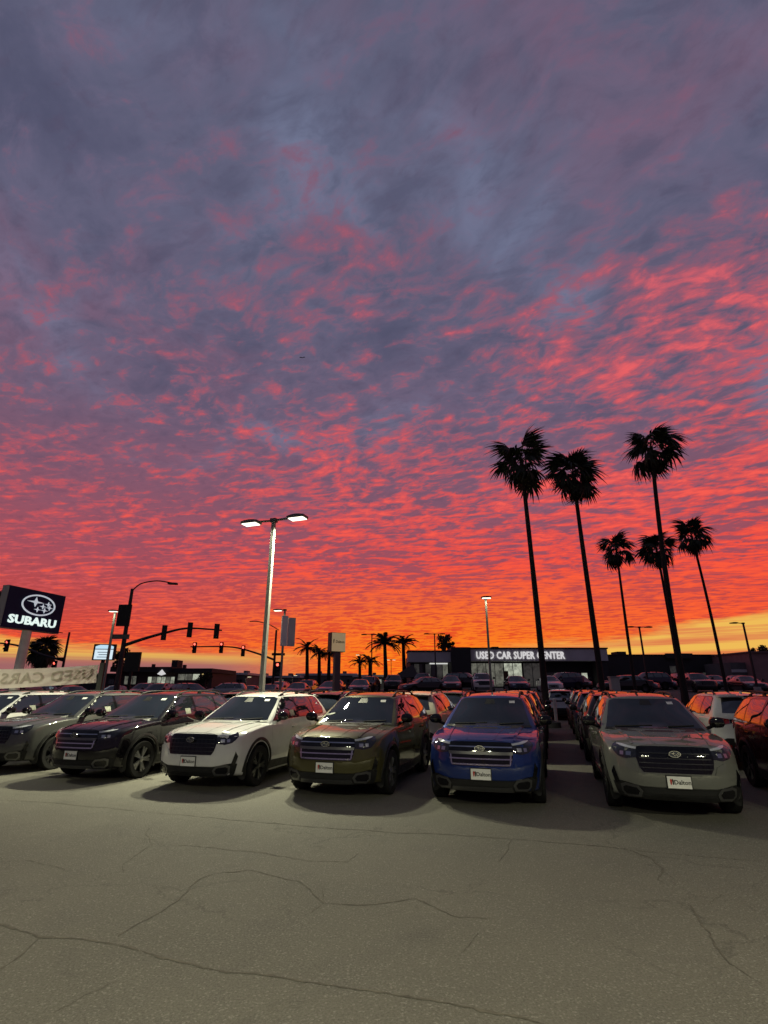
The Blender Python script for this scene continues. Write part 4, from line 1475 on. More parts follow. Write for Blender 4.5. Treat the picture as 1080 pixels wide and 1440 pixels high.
def build_tent():
    Y = 60
    X = lambda p: xa(p, 950, Y)
    mb = MB()
    x0, x1 = X(551), X(588)
    za, zb_ = zt(953, Y), zt(934, Y)
    mb.add([(x0, Y - 2, za), (x1, Y - 2, za), (x1, Y + 2, za), (x0, Y + 2, za), (x1 - 0.6, Y - 0.2, zb_), (x1 - 0.6, Y + 0.2, zb_)], [(0, 1, 4), (1, 2, 5, 4), (2, 3, 5), (3, 0, 4, 5), (0, 3, 2, 1)])
    mb.build('canopy', mat('tent_cloth', (0.03, 0.022, 0.022), 0.8))
    for x in (x0 + 0.1, x1 - 0.1):
        for y in (Y - 1.9, Y + 1.9):
            MB().tube([(x, y, Z0 - 0.1), (x, y, za)], 0.05, 6).build('tent_pole', FRAME_M)


kids(cn, build_tent)

# ------------------------------------------------------------------ the blue brand sign on its column
NAVY_FACE = mat('sign_navy', (0.012, 0.020, 0.066), 0.7, spec=0.15)
SIGN_EDGE = mat('sign_edge', (0.30, 0.30, 0.30), 0.5, 0.3)
COLUMN = mat('sign_column', (0.66, 0.64, 0.60), 0.5, vary=0.1)
SIGN_GLOW = mat('sign_glow', (0.8, 0.85, 0.85), 0.5, emit=(0.72, 0.92, 0.86), estr=0.95)
SIGN_SOFT = mat('sign_soft', (0.7, 0.75, 0.8), 0.5, emit=(0.62, 0.74, 0.82), estr=0.55)
pa, pb_ = Vector((-18.95, 25.9, 0)), Vector((-18.15, 29.4, 0))
mid_ = (pa + pb_) / 2
ang = math.atan2(pb_.y - pa.y, pb_.x - pa.x)
Wd = (pb_ - pa).length
zlo, zhi = 4.58, 6.68
sg = thing('brand_sign', 'navy sign box with white oval star logo and SUBARU lettering on a thick column', 'sign', (mid_.x, mid_.y, 0), ang)
mb = MB().box((0, 0.20, (zlo + zhi) / 2), (Wd, 0.40, zhi - zlo)); mb.build('cabinet', SIGN_EDGE, sg)
mb = MB().box((0, -0.012, (zlo + zhi) / 2), (Wd - 0.05, 0.03, zhi - zlo - 0.05)); mb.build('face', NAVY_FACE, sg)
mb = MB()
mb.tube([(0.0, 0.24, -0.1), (0.0, 0.24, zlo)], 0.225, 20)
mb.build('column', COLUMN, sg, 40)
em = emblem_mb(2.12, 1.10, 0.03, 0.085)
em.build('logo', SIGN_SOFT, sg, loc=(0.12, -0.03, zlo + 1.34))
t = text_mesh('SUBARU', 0.66, 0.03, 0.022, 1.28, 1.02)
xs = [v.co.x for v in t.vertices]
t.transform(Matrix.Diagonal((2.95 / (max(xs) - min(xs)), 1, 0.86, 1)))
t.materials.clear(); t.materials.append(SIGN_GLOW)
link('lettering', t, sg, (-0.02, -0.045, zlo + 0.46))

# ------------------------------------------------------------------ banner seen from behind
bn_y = 24.0
b0_, b1_ = at(-95, 940, bn_y), at(139, 935, bn_y)
zb0, zb1 = at(-95, 972, bn_y).z, at(139, 960, bn_y).z
bnr = thing('cloth_banner', 'off-white cloth banner seen from behind, slung below the brand sign', 'banner', ((b0_.x + b1_.x) / 2, bn_y, 0))
ox = (b0_.x + b1_.x) / 2


def banner_pt(u, v):
    x = b0_.x + (b1_.x - b0_.x) * u
    ztp = b0_.z + (b1_.z - b0_.z) * u - 0.10 * sin(pi * u)
    zbt = zb0 + (zb1 - zb0) * u - 0.05 * sin(pi * u)
    z = zbt + (ztp - zbt) * v
    # folds fanning out of the upper right corner
    du, dv = (1.03 - u) * 7.6, (1.05 - v) * 1.0
    th = math.atan2(dv, du + 1e-6)
    r = sqrt(du * du + dv * dv)
    y = 0.055 * sin(th * 34) * math.exp(-r / 3.2) + 0.03 * sin(u * 23 + v * 2.0) * (0.3 + 0.7 * v)
    return Vector((x - ox, y, z))


mb = MB()
nu, nv = 110, 16
mb.add([banner_pt(i / nu, j / nv) for j in range(nv + 1) for i in range(nu + 1)], [(j * (nu + 1) + i, j * (nu + 1) + i + 1, (j + 1) * (nu + 1) + i + 1, (j + 1) * (nu + 1) + i) for j in range(nv) for i in range(nu)])
mb.build('cloth', mat('banner_cloth', (0.86, 0.83, 0.74), 0.85, vary=0.08, vscale=2), bnr, 60)
bc = MATS['banner_cloth'].node_tree
tr = bc.nodes.new('ShaderNodeBsdfTranslucent'); tr.inputs[0].default_value = (0.75, 0.70, 0.60, 1)
mx = bc.nodes.new('ShaderNodeMixShader'); mx.inputs[0].default_value = 0.45
bc.links.new(bc.nodes['Principled BSDF'].outputs[0], mx.inputs[1]); bc.links.new(tr.outputs[0], mx.inputs[2])
bc.links.new(mx.outputs[0], bc.nodes['Material Output'].inputs[0])
t = text_mesh('USED CARS', 0.90, 0.004, 0.02, 1.0, 1.1)
xs = [v.co.x for v in t.vertices]; zs = [v.co.z for v in t.vertices]
bm = bmesh.new(); bm.from_mesh(t)
bmesh.ops.triangulate(bm, faces=bm.faces)
for _ in range(3):
    bmesh.ops.subdivide_edges(bm, edges=[e for e in bm.edges if e.calc_length() > 0.07], cuts=1)
    bmesh.ops.triangulate(bm, faces=bm.faces)
for v in bm.verts:
    u = 1.0 - (v.co.x - min(xs)) / (max(xs) - min(xs))          # print shows through in reverse
    w = (v.co.z - min(zs)) / (max(zs) - min(zs))
    q = banner_pt(0.43 + 0.545 * u, 0.22 + 0.58 * w)
    v.co = q + Vector((0, -0.035, 0))
bm.to_mesh(t); bm.free()
t.materials.clear(); t.materials.append(mat('banner_print', (0.58, 0.535, 0.45), 0.85))
link('print', t, bnr)
for px in (-95, 141):
    p = at(px, 950, bn_y)
    mb = MB().box((p.x - ox, 0.05, 1.35), (0.20 if px > 0 else 0.1, 0.12, 2.9))
    mb.build('banner_post', mat('post_black', (0.01, 0.01, 0.01), 0.6), bnr)

# ------------------------------------------------------------------ hanging panel sign on the far lamp
p = at(404, 887, 36.6)
ps = thing('panel_sign', 'pale grey double panel sign hung on the lamp post behind the tall lamp', 'sign', (p.x, 36.75, 0), radians(25))
mb = MB().box((-0.24, 0, p.z), (0.44, 0.14, 2.05)); mb.build('panel', mat('panel_white', (0.85, 0.85, 0.82), 0.5), ps)
mb = MB().box((0.27, 0, p.z - 0.05), (0.50, 0.14, 1.95)); mb.build('panel', mat('panel_grey', (0.62, 0.62, 0.60), 0.5), ps)

# dealer sign on a post
p0 = at(476, 903, 38.0)
ds = thing('dealer_sign', 'square cream sign box reading Dalton on a grey post beside the small palms', 'sign', (p0.x, 38.0, terrain(38.0, p0.x)), radians(34))
hz = p0.z - terrain(38.0, p0.x)
mb = MB().box((0, 0.27, hz), (1.14, 0.55, 1.34)); mb.build('cabinet', mat('cabinet_dark', (0.06, 0.05, 0.05), 0.5), ds)
mb = MB().box((0.0, -0.03, hz), (1.08, 0.05, 1.28)); mb.build('face', mat('face_cream', (0.55, 0.46, 0.30), 0.5, emit=(0.75, 0.55, 0.28), estr=0.28), ds)
t = text_mesh('Dalton', 0.26, 0.01, 0.004)
t.materials.clear(); t.materials.append(mat('sign_brown', (0.10, 0.05, 0.03), 0.6))
link('lettering', t, ds, (0.10, -0.062, hz + 0.02))
mb = MB()
mb.prism([(-0.44, -0.12), (-0.40, -0.12), (-0.36, 0.14), (-0.40, 0.2), (-0.45, 0.12)], -0.066, -0.058, M=Matrix.Translation((0, 0, hz + 0.02)))
mb.build('mark', MATS['sign_brown'], ds)
mb = MB().box((0.02, 0.2, (hz - 0.67) / 2 - 0.1), (0.44, 0.30, hz - 0.67 + 0.2)); mb.build('post', mat('post_grey', (0.10, 0.09, 0.095), 0.6), ds)

# lit two-tier sign beyond the street
p0 = at(146, 917, 60.0)
ls = thing('lit_sign', 'bright bluish two-tier sign box beside the white lamp post', 'sign', (p0.x, 60.0, Z0), radians(10))
hz = p0.z - Z0
GLOWB = mat('glow_blue', (0.6, 0.7, 0.75), 0.5, emit=(0.55, 0.80, 0.95), estr=0.9)
mb = MB().box((0, 0.25, hz), (2.3, 0.4, 1.75)); mb.build('cabinet', ROOF_DARK, ls)
mb = MB(); mb.prism([(-0.95, 0.36), (0.95, 0.36), (0.95, 0.62), (0.5, 0.78), (-0.5, 0.78), (-0.95, 0.62)], 0.0, 0.1, M=Matrix.Translation((0, 0, hz))); mb.build('upper_face', GLOWB, ls)
mb = MB().box((0, 0.03, hz - 0.25), (1.9, 0.06, 1.05)); mb.build('lower_face', mat('glow_white', (0.7, 0.75, 0.78), 0.5, emit=(0.68, 0.84, 0.92), estr=0.95), ls)
for k in range(3):
    mb = MB().box((0.0, -0.012, hz - 0.02 - 0.26 * k), (1.3 - 0.3 * (k % 2), 0.02, 0.07)); mb.build('message_line', mat('sign_line', (0.2, 0.3, 0.4), 0.6), ls)
MB().box((0, 0.25, (hz - 0.87) / 2), (0.35, 0.25, hz - 0.87)).build('post', ROOF_DARK, ls)

# ------------------------------------------------------------------ traffic signals and street poles
STEEL_DK = mat('signal_steel', (0.035, 0.033, 0.035), 0.6, 0.3)
SIG_BLK = mat('signal_black', (0.008, 0.008, 0.008), 0.7)
RED_ON = mat('signal_red_on', (0.5, 0.02, 0.02), 0.4, emit=(1.0, 0.12, 0.08), estr=3.0)
LENS_OFF = mat('signal_lens_off', (0.02, 0.02, 0.02), 0.3)


def signal(loc, h, face, lit, label, rz=0.0, side=False):
    """three-lamp signal head; face -1 shows its lamps to the viewer"""
    s = h / 1.05
    root = thing('traffic_signal', label, 'traffic light', loc, rz, 'traffic signal heads')
    mb = MB().box((0, 0, 0), (0.34 * s, 0.20 * s, 1.05 * s)); mb.build('housing', SIG_BLK, root)
    mb = MB().box((0, 0.0, 0), (0.46 * s, 0.02 * s, 1.18 * s)) if not side else MB().box((0, 0, 0), (0.36 * s, 0.02, 1.08 * s))
    mb.build('back_plate', SIG_BLK, root)
    for k in range(3):
        z = (0.34 - 0.34 * k) * s
        mb = MB()
        y0 = face * 0.10 * s
        mb.lathe([(0.001, y0 + face * 0.012), (0.115 * s, y0 + face * 0.012)], 14, 'Y', (0, 0, z))
        mb.build('lens', RED_ON if (lit and k == 0) else LENS_OFF, root)
        mb = MB()
        vs = []
        n = 10
        for i in range(n + 1):
            a = radians(-20 + 220 * i / n)
            for y in (y0, y0 + face * 0.22 * s):
                vs.append((0.14 * s * cos(a), y, z + 0.14 * s * sin(a)))
        mb.add(vs, [(2 * i, 2 * i + 1, 2 * i + 3, 2 * i + 2) for i in range(n)])
        mb.build('visor', SIG_BLK, root)
    return root


def curve_pts(ctrl, n=8):
    """smooth run through control points"""
    out = []
    c = [Vector(p) for p in ctrl]
    for i in range(len(c) - 1):
        p0, p1, p2, p3 = c[max(i - 1, 0)], c[i], c[i + 1], c[min(i + 2, len(c) - 1)]
        for k in range(n):
            t = k / n
            out.append(0.5 * ((2 * p1) + (p2 - p0) * t + (2 * p0 - 5 * p1 + 4 * p2 - p3) * t * t + (3 * p1 - p0 - 3 * p2 + p3) * t ** 3))
    out.append(c[-1])
    return out


YS = 35.0
pb0 = at(164, 968, YS)
sp = thing('signal_pole', 'dark signal pole with long mast arm and curved lamp arm beside the white lamp', 'signal pole', (pb0.x, YS, terrain(YS, pb0.x)))
L0 = Vector((pb0.x, YS, terrain(YS, pb0.x)))
ztop = at(184, 828, YS).z
MB().tube([(0, 0, -0.2), (0, 0, 3.0), (0, 0, ztop - L0.z)], [0.19, 0.16, 0.10], 12).build('pole', STEEL_DK, sp, 40)
MB().tube([p - L0 for p in curve_pts([Vector((pb0.x, YS, ztop - 0.15)), at(198, 821, YS), at(218, 817, YS), at(235, 818.5, YS), at(246, 821, YS)])], 0.045, 6).build('lamp_arm', STEEL_DK, sp, 40)
q = at(243, 820.5, YS) - L0
MB().add(*lattice(2, 4, 1, lambda u, v, w: q + Vector(((v - 0.5) * 0.62, u * 0.14, (w - 0.5) * 0.12 - 0.03 * v)))).build('street_lamp_head', STEEL_DK, sp)
MB().tube([p - L0 for p in curve_pts([Vector((pb0.x, YS, at(174, 908, YS).z)), at(200, 899, YS), at(232, 890, YS), at(265, 883.5, YS), at(312, 886.5, YS)])], [0.12 - 0.07 * i / 32 for i in range(33)], 8).build('mast_arm', STEEL_DK, sp, 40)
for (a, b, c, d, nm) in ((170, 183, 851, 881, 'equipment_panel'), (161, 183, 892.5, 899, 'street_name_sign')):
    u0, u1 = at(a, c, YS), at(b, d, YS)
    MB().box((u0 + u1) / 2 - L0 + Vector((0, -0.2, 0)), (u1.x - u0.x, 0.12, u0.z - u1.z)).build(nm, SIG_BLK if 'panel' in nm else mat('sign_dull', (0.12, 0.12, 0.10), 0.6), sp)
for px, py, lab in ((232, 890, 'traffic signal nearest the pole on the long mast arm'), (268, 886, 'middle traffic signal on the long mast arm'), (305.5, 888, 'traffic signal at the tip of the long mast arm')):
    signal(at(px, py, YS) + Vector((0, -0.14, 0)), 0.95, 1, False, lab, radians(28), True)
# dark board low on that pole
u0, u1 = at(178, 917, 40), at(195, 944, 40)
bd = thing('dark_board', 'dark rectangular board standing beside the signal pole base', 'board', ((u0.x + u1.x) / 2, 40, terrain(40, u0.x)))
MB().box((0, 0, (u0.z + u1.z) / 2 - terrain(40, u0.x)), (u1.x - u0.x, 0.2, u0.z - u1.z)).build('panel', SIG_BLK, bd)
MB().box((0, 0, (u1.z - terrain(40, u0.x)) / 2 - 0.02), (0.18, 0.12, u1.z - terrain(40, u0.x))).build('post', SIG_BLK, bd)

YF = 54.0
pf = at(383.5, 965, YF)
Lf = Vector((pf.x, YF, terrain(YF, pf.x)))
sp2 = thing('signal_pole', 'far dark signal pole right of the tall lamp, its arm reaching left', 'signal pole', Lf)
zt2 = at(392, 886, YF).z - Lf.z
MB().tube([(0, 0, -0.2), (0, 0, zt2)], [0.15, 0.10], 10).build('pole', STEEL_DK, sp2, 40)
MB().tube([p - Lf for p in curve_pts([at(392, 886, YF), at(378, 878, YF), at(362, 874, YF), at(351, 874, YF)])], 0.05, 6).build('lamp_arm', STEEL_DK, sp2, 40)
MB().tube([p - Lf for p in curve_pts([Vector((pf.x, YF, at(389, 928, YF).z)), at(365, 920, YF), at(340, 912.5, YF), at(318, 909.5, YF), at(268, 909.5, YF)])], [0.11 - 0.05 * i / 32 for i in range(33)], 8).build('mast_arm', STEEL_DK, sp2, 40)
u0, u1 = at(383, 918.5, YF), at(401, 922, YF)
MB().box((u0 + u1) / 2 - Lf + Vector((0, -0.2, 0)), (u1.x - u0.x, 0.06, u0.z - u1.z)).build('street_name_sign', SIG_BLK, sp2)
for px, py, lab in ((274.5, 911, 'red traffic signal at the left tip of the far arm'), (312, 911, 'red traffic signal in the middle of the far arm'), (342.5, 915.5, 'red traffic signal on the far arm nearest its pole')):
    signal(at(px, py, YF) + Vector((0, -0.16, 0)), 1.05, -1, True, lab, 0.0, True)
signal(at(391, 941, YF) + Vector((0, -0.26, 0)), 1.25, -1, True, 'traffic signal low on the far pole right of the tall lamp')

YL = 50.0
pl_ = at(83, 966, YL)
Ll = Vector((pl_.x, YL, terrain(YL, pl_.x)))
sp3 = thing('signal_pole', 'thin dark signal pole right of the brand sign, its arm passing behind the column', 'signal pole', Ll)
MB().tube([(0, 0, -0.2), (0, 0, at(88, 889, YL).z - Ll.z)], [0.13, 0.09], 10).build('pole', STEEL_DK, sp3, 40)
MB().tube([p - Ll for p in curve_pts([Vector((pl_.x, YL, at(82, 929, YL).z)), at(60, 921, YL), at(35, 911, YL), at(12, 905.5, YL), at(-30, 903, YL)])], [0.12 - 0.05 * i / 32 for i in range(33)], 8).build('mast_arm', STEEL_DK, sp3, 40)
MB().tube([p - Ll for p in curve_pts([at(88, 890, YL), at(80, 889, YL), at(60, 889, YL)])], 0.045, 6).build('lamp_arm', STEEL_DK, sp3, 40)
u0, u1 = at(80, 924.5, YL), at(92, 928, YL)
MB().box((u0 + u1) / 2 - Ll + Vector((0, -0.2, 0)), (u1.x - u0.x, 0.06, u0.z - u1.z)).build('street_name_sign', SIG_BLK, sp3)
signal(at(11.5, 908, YL) + Vector((0, -0.16, 0)), 1.0, -1, True, 'red traffic signal left of the brand sign column')
signal(at(79, 938, YL) + Vector((0, -0.3, 0)), 1.0, -1, True, 'red traffic signal just above the banner')

# unlit T-shaped lamps standing against the glow
DK = STEEL_DK
for px, ptop, Y, heads, rz, lab in (
        (523, 893, 58, (-1, 1), 0.0, 'unlit dark T-shaped lamp post among the feather palms'),
        (611, 892, 58, (-1, 1), 0.0, 'unlit dark T-shaped lamp post over the left end of the showroom'),
        (899, 882.5, 47, (-1, 1), 0.1, 'unlit dark T-shaped lamp post between the right-hand palms'),
        (1045, 877, 45, (-1,), 0.1, 'unlit dark lamp post with one arm at the far right'),
        (471, 899, 70, (1,), 0.0, 'unlit thin lamp post with one arm left of the dealer sign'),
):
    pt = at(px, ptop, Y)
    lot_lamp(pt.x, Y, pt.z - terrain(Y, pt.x), rz, 0, lab, heads, False, arm=0.62 if len(heads) > 1 else 0.6, group='unlit lamp posts', pole_m=DK, width=0.14)
# two small lit street lamps far off
SMALL_LENS = mat('far_lamp_lens', (0.9, 0.85, 0.7), 0.4, emit=(1.0, 0.85, 0.55), estr=3.0)
for px, py, Y, lab in ((507, 921, 90, 'small far lit lamp left of the feather palms'), (550, 928, 95, 'small far lit lamp beside the feather palm trunk'),
                       (346, 952, 82, 'far lit lamp low beside the tall lamp pole, leftmost'), (383, 951, 84, 'far lit lamp low between the tall lamp and the far signal pole'), (411, 950, 86, 'far lit lamp low right of the far signal pole')):
    pt = at(px, py, Y)
    lot_lamp(pt.x, Y, pt.z - terrain(Y, pt.x), 0.0, 25, lab, (-1, 1) if py < 940 else (1,), True, arm=0.25, group='small far lit lamps', lens=SMALL_LENS, pole_m=DK, width=0.12)

# pale bollard, cabinet behind the light grey car
p = at(781, 1013, 29.5)
bo = thing('bollard', 'pale concrete filled bollard at the end of the aisle', 'bollard', (at(781, 1000, 29.5).x, 29.5, 0))
MB().tube([(0, 0, -0.1), (0, 0, 1.15)], 0.085, 14).build('post', mat('bollard_paint', (0.55, 0.54, 0.48), 0.6, vary=0.15), bo, 40)
MB().lathe([(0.085, 1.15), (0.07, 1.19), (0.0, 1.205)], 14).build('cap', MATS['bollard_paint'], bo, 40)
p0 = at(864, 962, 32)
cb = thing('utility_cabinet', 'small pale utility cabinet showing above the light grey car roof', 'cabinet', (p0.x, 32, terrain(32)))
MB().box((0, 0, 1.15), (0.5, 0.35, 2.3)).build('housing', mat('cabinet_pale', (0.42, 0.42, 0.38), 0.6), cb)
MB().box((0, 0, 2.34), (0.58, 0.42, 0.08)).build('lid', mat('cabinet_pale2', (0.3, 0.3, 0.28), 0.6), cb)


# ------------------------------------------------------------------ palms and trees
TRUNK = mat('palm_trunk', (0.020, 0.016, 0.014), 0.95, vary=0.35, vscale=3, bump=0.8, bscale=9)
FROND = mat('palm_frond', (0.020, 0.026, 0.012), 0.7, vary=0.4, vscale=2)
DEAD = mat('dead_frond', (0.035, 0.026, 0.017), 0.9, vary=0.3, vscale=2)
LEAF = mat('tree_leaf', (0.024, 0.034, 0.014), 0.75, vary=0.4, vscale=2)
BARK = mat('bark', (0.05, 0.04, 0.032), 0.95, vary=0.3)


def fan_frond(rng, pet=0.75, R=0.95, droop=0.55, nl=20, spread=120):
    mb = MB()
    # stalk
    pts = [Vector((pet * t, 0, 0.10 * t * (1 - t) - 0.05 * t * t)) for t in (0, 0.33, 0.66, 1)]
    mb.tube(pts, [0.028, 0.02, 0.016, 0.012], 4)
    hub = pts[-1]
    for i in range(nl):
        a = radians(-spread + 2 * spread * i / (nl - 1) + rng.uniform(-3, 3))
        ln = R * (0.62 + 0.38 * cos(a * 0.6)) * rng.uniform(0.86, 1.1)
        d = Vector((cos(a), sin(a), 0))
        s = Vector((-sin(a), cos(a), 0))
        fold = 0.25 * abs(sin(a))
        dr = droop * rng.uniform(0.7, 1.5)
        rows = []
        for t, w in ((0.0, 0.012), (0.3, 0.052), (0.6, 0.058), (0.85, 0.026), (1.0, 0.004)):
            c = hub + d * ln * t * (1 - 0.18 * dr * t) + Vector((0, 0, -dr * ln * t * t * 0.75 - fold * ln * t * 0.3))
            rows.append((c + s * w, c - s * w))
        vs = [p for r in rows for p in r]
        mb.add(vs, [(2 * k, 2 * k + 1, 2 * k + 3, 2 * k + 2) for k in range(4)])
    return mb


rp = random.Random(11)
FANS = [fan_frond(rp, rp.uniform(0.50, 0.92), rp.uniform(0.88, 1.08), rp.uniform(0.40, 1.0), 21, rp.uniform(85, 115)).mesh('frond', FROND) for _ in range(6)]
DEADS = [fan_frond(rp, 0.6, 0.85, 1.3, 11, 55).mesh('dead_frond', DEAD) for _ in range(3)]


def fan_palm(x, y, H, label, seed, size=1.0, n=34, lean=(0.0, 0.0), r0=0.24, r1=0.15, dead=9, group='tall fan palms'):
    rng = random.Random(seed)
    root = thing('palm_tree', label, 'palm tree', (x, y, terrain(y, x)), 0, group)
    mb = MB()
    pts, rad = [], []
    for i in range(15):
        t = i / 14
        pts.append(Vector((lean[0] * t * t + 0.05 * sin(3 * t + seed), lean[1] * t * t, -0.2 + (H + 0.2) * t)))
        rad.append((r0 * 1.5 if i == 0 else r0 + (r1 - r0) * t) * (1 + 0.04 * rng.uniform(-1, 1)))
    mb.tube(pts, rad, 12)
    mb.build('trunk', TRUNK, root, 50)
    top = pts[-1]
    for k in range(n):
        t = (k + 0.5) / n
        el = radians(80 - 122 * t ** 0.9) + rng.uniform(-0.18, 0.18)
        azm = k * 2.39996 + rng.uniform(-0.3, 0.3)
        sc = size * rng.uniform(0.88, 1.12)
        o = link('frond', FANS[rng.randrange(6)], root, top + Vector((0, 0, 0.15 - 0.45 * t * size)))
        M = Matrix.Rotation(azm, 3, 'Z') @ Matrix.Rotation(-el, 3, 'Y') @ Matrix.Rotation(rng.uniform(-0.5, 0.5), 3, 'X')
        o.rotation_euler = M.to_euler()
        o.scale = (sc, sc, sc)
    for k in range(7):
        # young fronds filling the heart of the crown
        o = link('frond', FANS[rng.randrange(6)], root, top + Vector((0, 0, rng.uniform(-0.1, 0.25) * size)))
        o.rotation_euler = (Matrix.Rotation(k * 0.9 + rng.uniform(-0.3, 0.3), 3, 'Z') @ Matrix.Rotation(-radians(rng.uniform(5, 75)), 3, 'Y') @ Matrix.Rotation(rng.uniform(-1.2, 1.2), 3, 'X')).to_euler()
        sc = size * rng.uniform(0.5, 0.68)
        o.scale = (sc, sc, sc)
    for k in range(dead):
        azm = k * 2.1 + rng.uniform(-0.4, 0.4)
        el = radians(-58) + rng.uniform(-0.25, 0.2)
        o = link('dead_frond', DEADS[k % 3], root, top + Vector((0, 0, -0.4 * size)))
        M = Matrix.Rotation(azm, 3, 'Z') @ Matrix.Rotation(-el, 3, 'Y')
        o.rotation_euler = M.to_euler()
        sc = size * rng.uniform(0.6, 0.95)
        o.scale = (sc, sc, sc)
    return root


# crown pixel, foot pixel, distance
for (cx, cy, fx, fy, Y, size, n, lab, sd) in (
        (734, 648, 769, 1015, 26.0, 1.08, 17, 'tall fan palm whose trunk crosses the showroom letters, leftmost of the big three', 1),
        (807, 666, 846, 968, 27.5, 1.08, 19, 'tall fan palm with hanging dead fronds, middle of the big three', 2),
        (916, 628, 962, 968, 27.5, 1.08, 17, 'tallest fan palm at the right, its crown highest of all', 3),
        (866, 772, 893, 960, 42.0, 1.0, 16, 'small fan palm left of the tallest palm trunk', 4),
        (922, 771, 958, 960, 40.0, 1.0, 17, 'small fan palm crown crossed by the tallest palm trunk', 5),
        (972, 753, 1020, 962, 41.0, 1.04, 18, 'small fan palm at the far right of the palm group', 6),
):
    b_ = at(fx, fy, Y)
    c_ = at(cx, cy, Y)
    H = c_.z - terrain(Y, b_.x)
    fan_palm(b_.x, Y, H, lab, sd, size, n, (c_.x - b_.x, 0.0), 0.165 if Y < 30 else 0.13, 0.095 if Y < 30 else 0.085, 9 if sd == 2 else 4)
# planter ring at the foot of the nearest palm
p = at(769, 1015, 26.0)
pr = thing('palm_planter', 'dark round kerb ring at the foot of the nearest palm', 'planter', (p.x, 26.0, 0))
MB().lathe([(0.62, -0.05), (0.62, 0.22), (0.56, 0.25), (0.50, 0.22), (0.50, 0.10)], 28).build('kerb_ring', mat('kerb_dark', (0.06, 0.058, 0.055), 0.9, vary=0.2), pr, 40)
MB().lathe([(0.50, 0.12), (0.0, 0.16)], 28).build('soil', mat('soil', (0.03, 0.024, 0.018), 0.95), pr)
# bushy fan palm beyond the banner and one whose fronds reach in at the left edge
b_ = at(58, 965, 60); c_ = at(62, 914, 60)
fan_palm(b_.x, 60, c_.z - terrain(60, b_.x), 'bushy dark fan palm behind the brand sign column', 21, 1.25, 40, (c_.x - b_.x, 0), 0.5, 0.4, 26, 'far palms')
b_ = at(-24, 965, 42); c_ = at(-22, 850, 42)
fan_palm(b_.x, 42, c_.z - terrain(42, b_.x), 'fan palm whose frond tips reach in at the left edge of the photo', 22, 1.0, 30, (c_.x - b_.x, 0), 0.2, 0.14, 8, 'far palms')


def feather_frond(rng, Ln=2.6, droop=0.6):
    mb = MB()
    n = 12
    pts = [Vector((Ln * t * (1 - 0.15 * droop * t), 0, Ln * (0.32 * t - droop * t * t))) for t in [i / n for i in range(n + 1)]]
    mb.tube(pts, [0.035 * (1 - 0.85 * i / n) for i in range(n + 1)], 4)
    for i in range(1, n * 2):
        t = i / (n * 2)
        k = t * n
        a = int(k)
        p = pts[a].lerp(pts[min(a + 1, n)], k - a)
        l = Ln * 0.24 * (sin(pi * (0.12 + 0.85 * t)) ** 0.7) * rng.uniform(0.85, 1.1)
        for s in (-1, 1):
            d = Vector((0.55, s * 0.8, -0.28 - rng.uniform(0, 0.35))).normalized()
            w = Vector((0.05, 0, 0.02))
            mb.add([p - w, p + w, p + d * l + w * 0.2, p + d * l * 0.6 - w], [(0, 1, 2, 3)])
    return mb


FEATH = [feather_frond(rp, rp.uniform(2.2, 2.9), rp.uniform(0.45, 0.8)).mesh('frond', FROND) for _ in range(4)]


def feather_palm(px, crown_py, foot_px, Y, label, seed, size=1.0, n=20):
    rng = random.Random(seed)
    b_ = at(foot_px, 960, Y); c_ = at(px, crown_py, Y)
    root = thing('palm_tree', label, 'palm tree', (b_.x, Y, terrain(Y, b_.x)), 0, 'far feather palms')
    H = c_.z - terrain(Y, b_.x)
    MB().tube([(0, 0, -0.2), ((c_.x - b_.x) * 0.4, 0, H * 0.5), (c_.x - b_.x, 0, H)], [0.30, 0.24, 0.2], 10).build('trunk', TRUNK, root, 50)
    top = Vector((c_.x - b_.x, 0, H))
    for k in range(n):
        el = radians(rng.uniform(-25, 62))
        azm = k * 2.39996
        o = link('frond', FEATH[rng.randrange(4)], root, top)
        o.rotation_euler = (Matrix.Rotation(azm, 3, 'Z') @ Matrix.Rotation(-el, 3, 'Y')).to_euler()
        sc = size * rng.uniform(0.85, 1.1)
        o.scale = (sc, sc, sc)
    return root


feather_palm(432, 911, 432, 72, 'feather palm right of the far signal pole, leftmost of the small group', 31, 0.72)
feather_palm(449, 918, 449, 74, 'feather palm in the middle of the small group left of the dealer sign', 32, 0.66)
feather_palm(463, 920, 462, 73, 'feather palm just left of the dealer sign post', 33, 0.66)
feather_palm(541, 905, 543, 66, 'large feather palm left of the showroom with wide drooping fronds', 34, 0.88, 24)
feather_palm(567, 905, 569, 68, 'feather palm nearest the left end of the showroom', 35, 0.78)
feather_palm(520, 930, 520, 84, 'low feather palm under the unlit lamp left of the showroom', 36, 0.75)
feather_palm(506, 932, 506, 86, 'lowest feather palm beside the small far lamps', 37, 0.7)


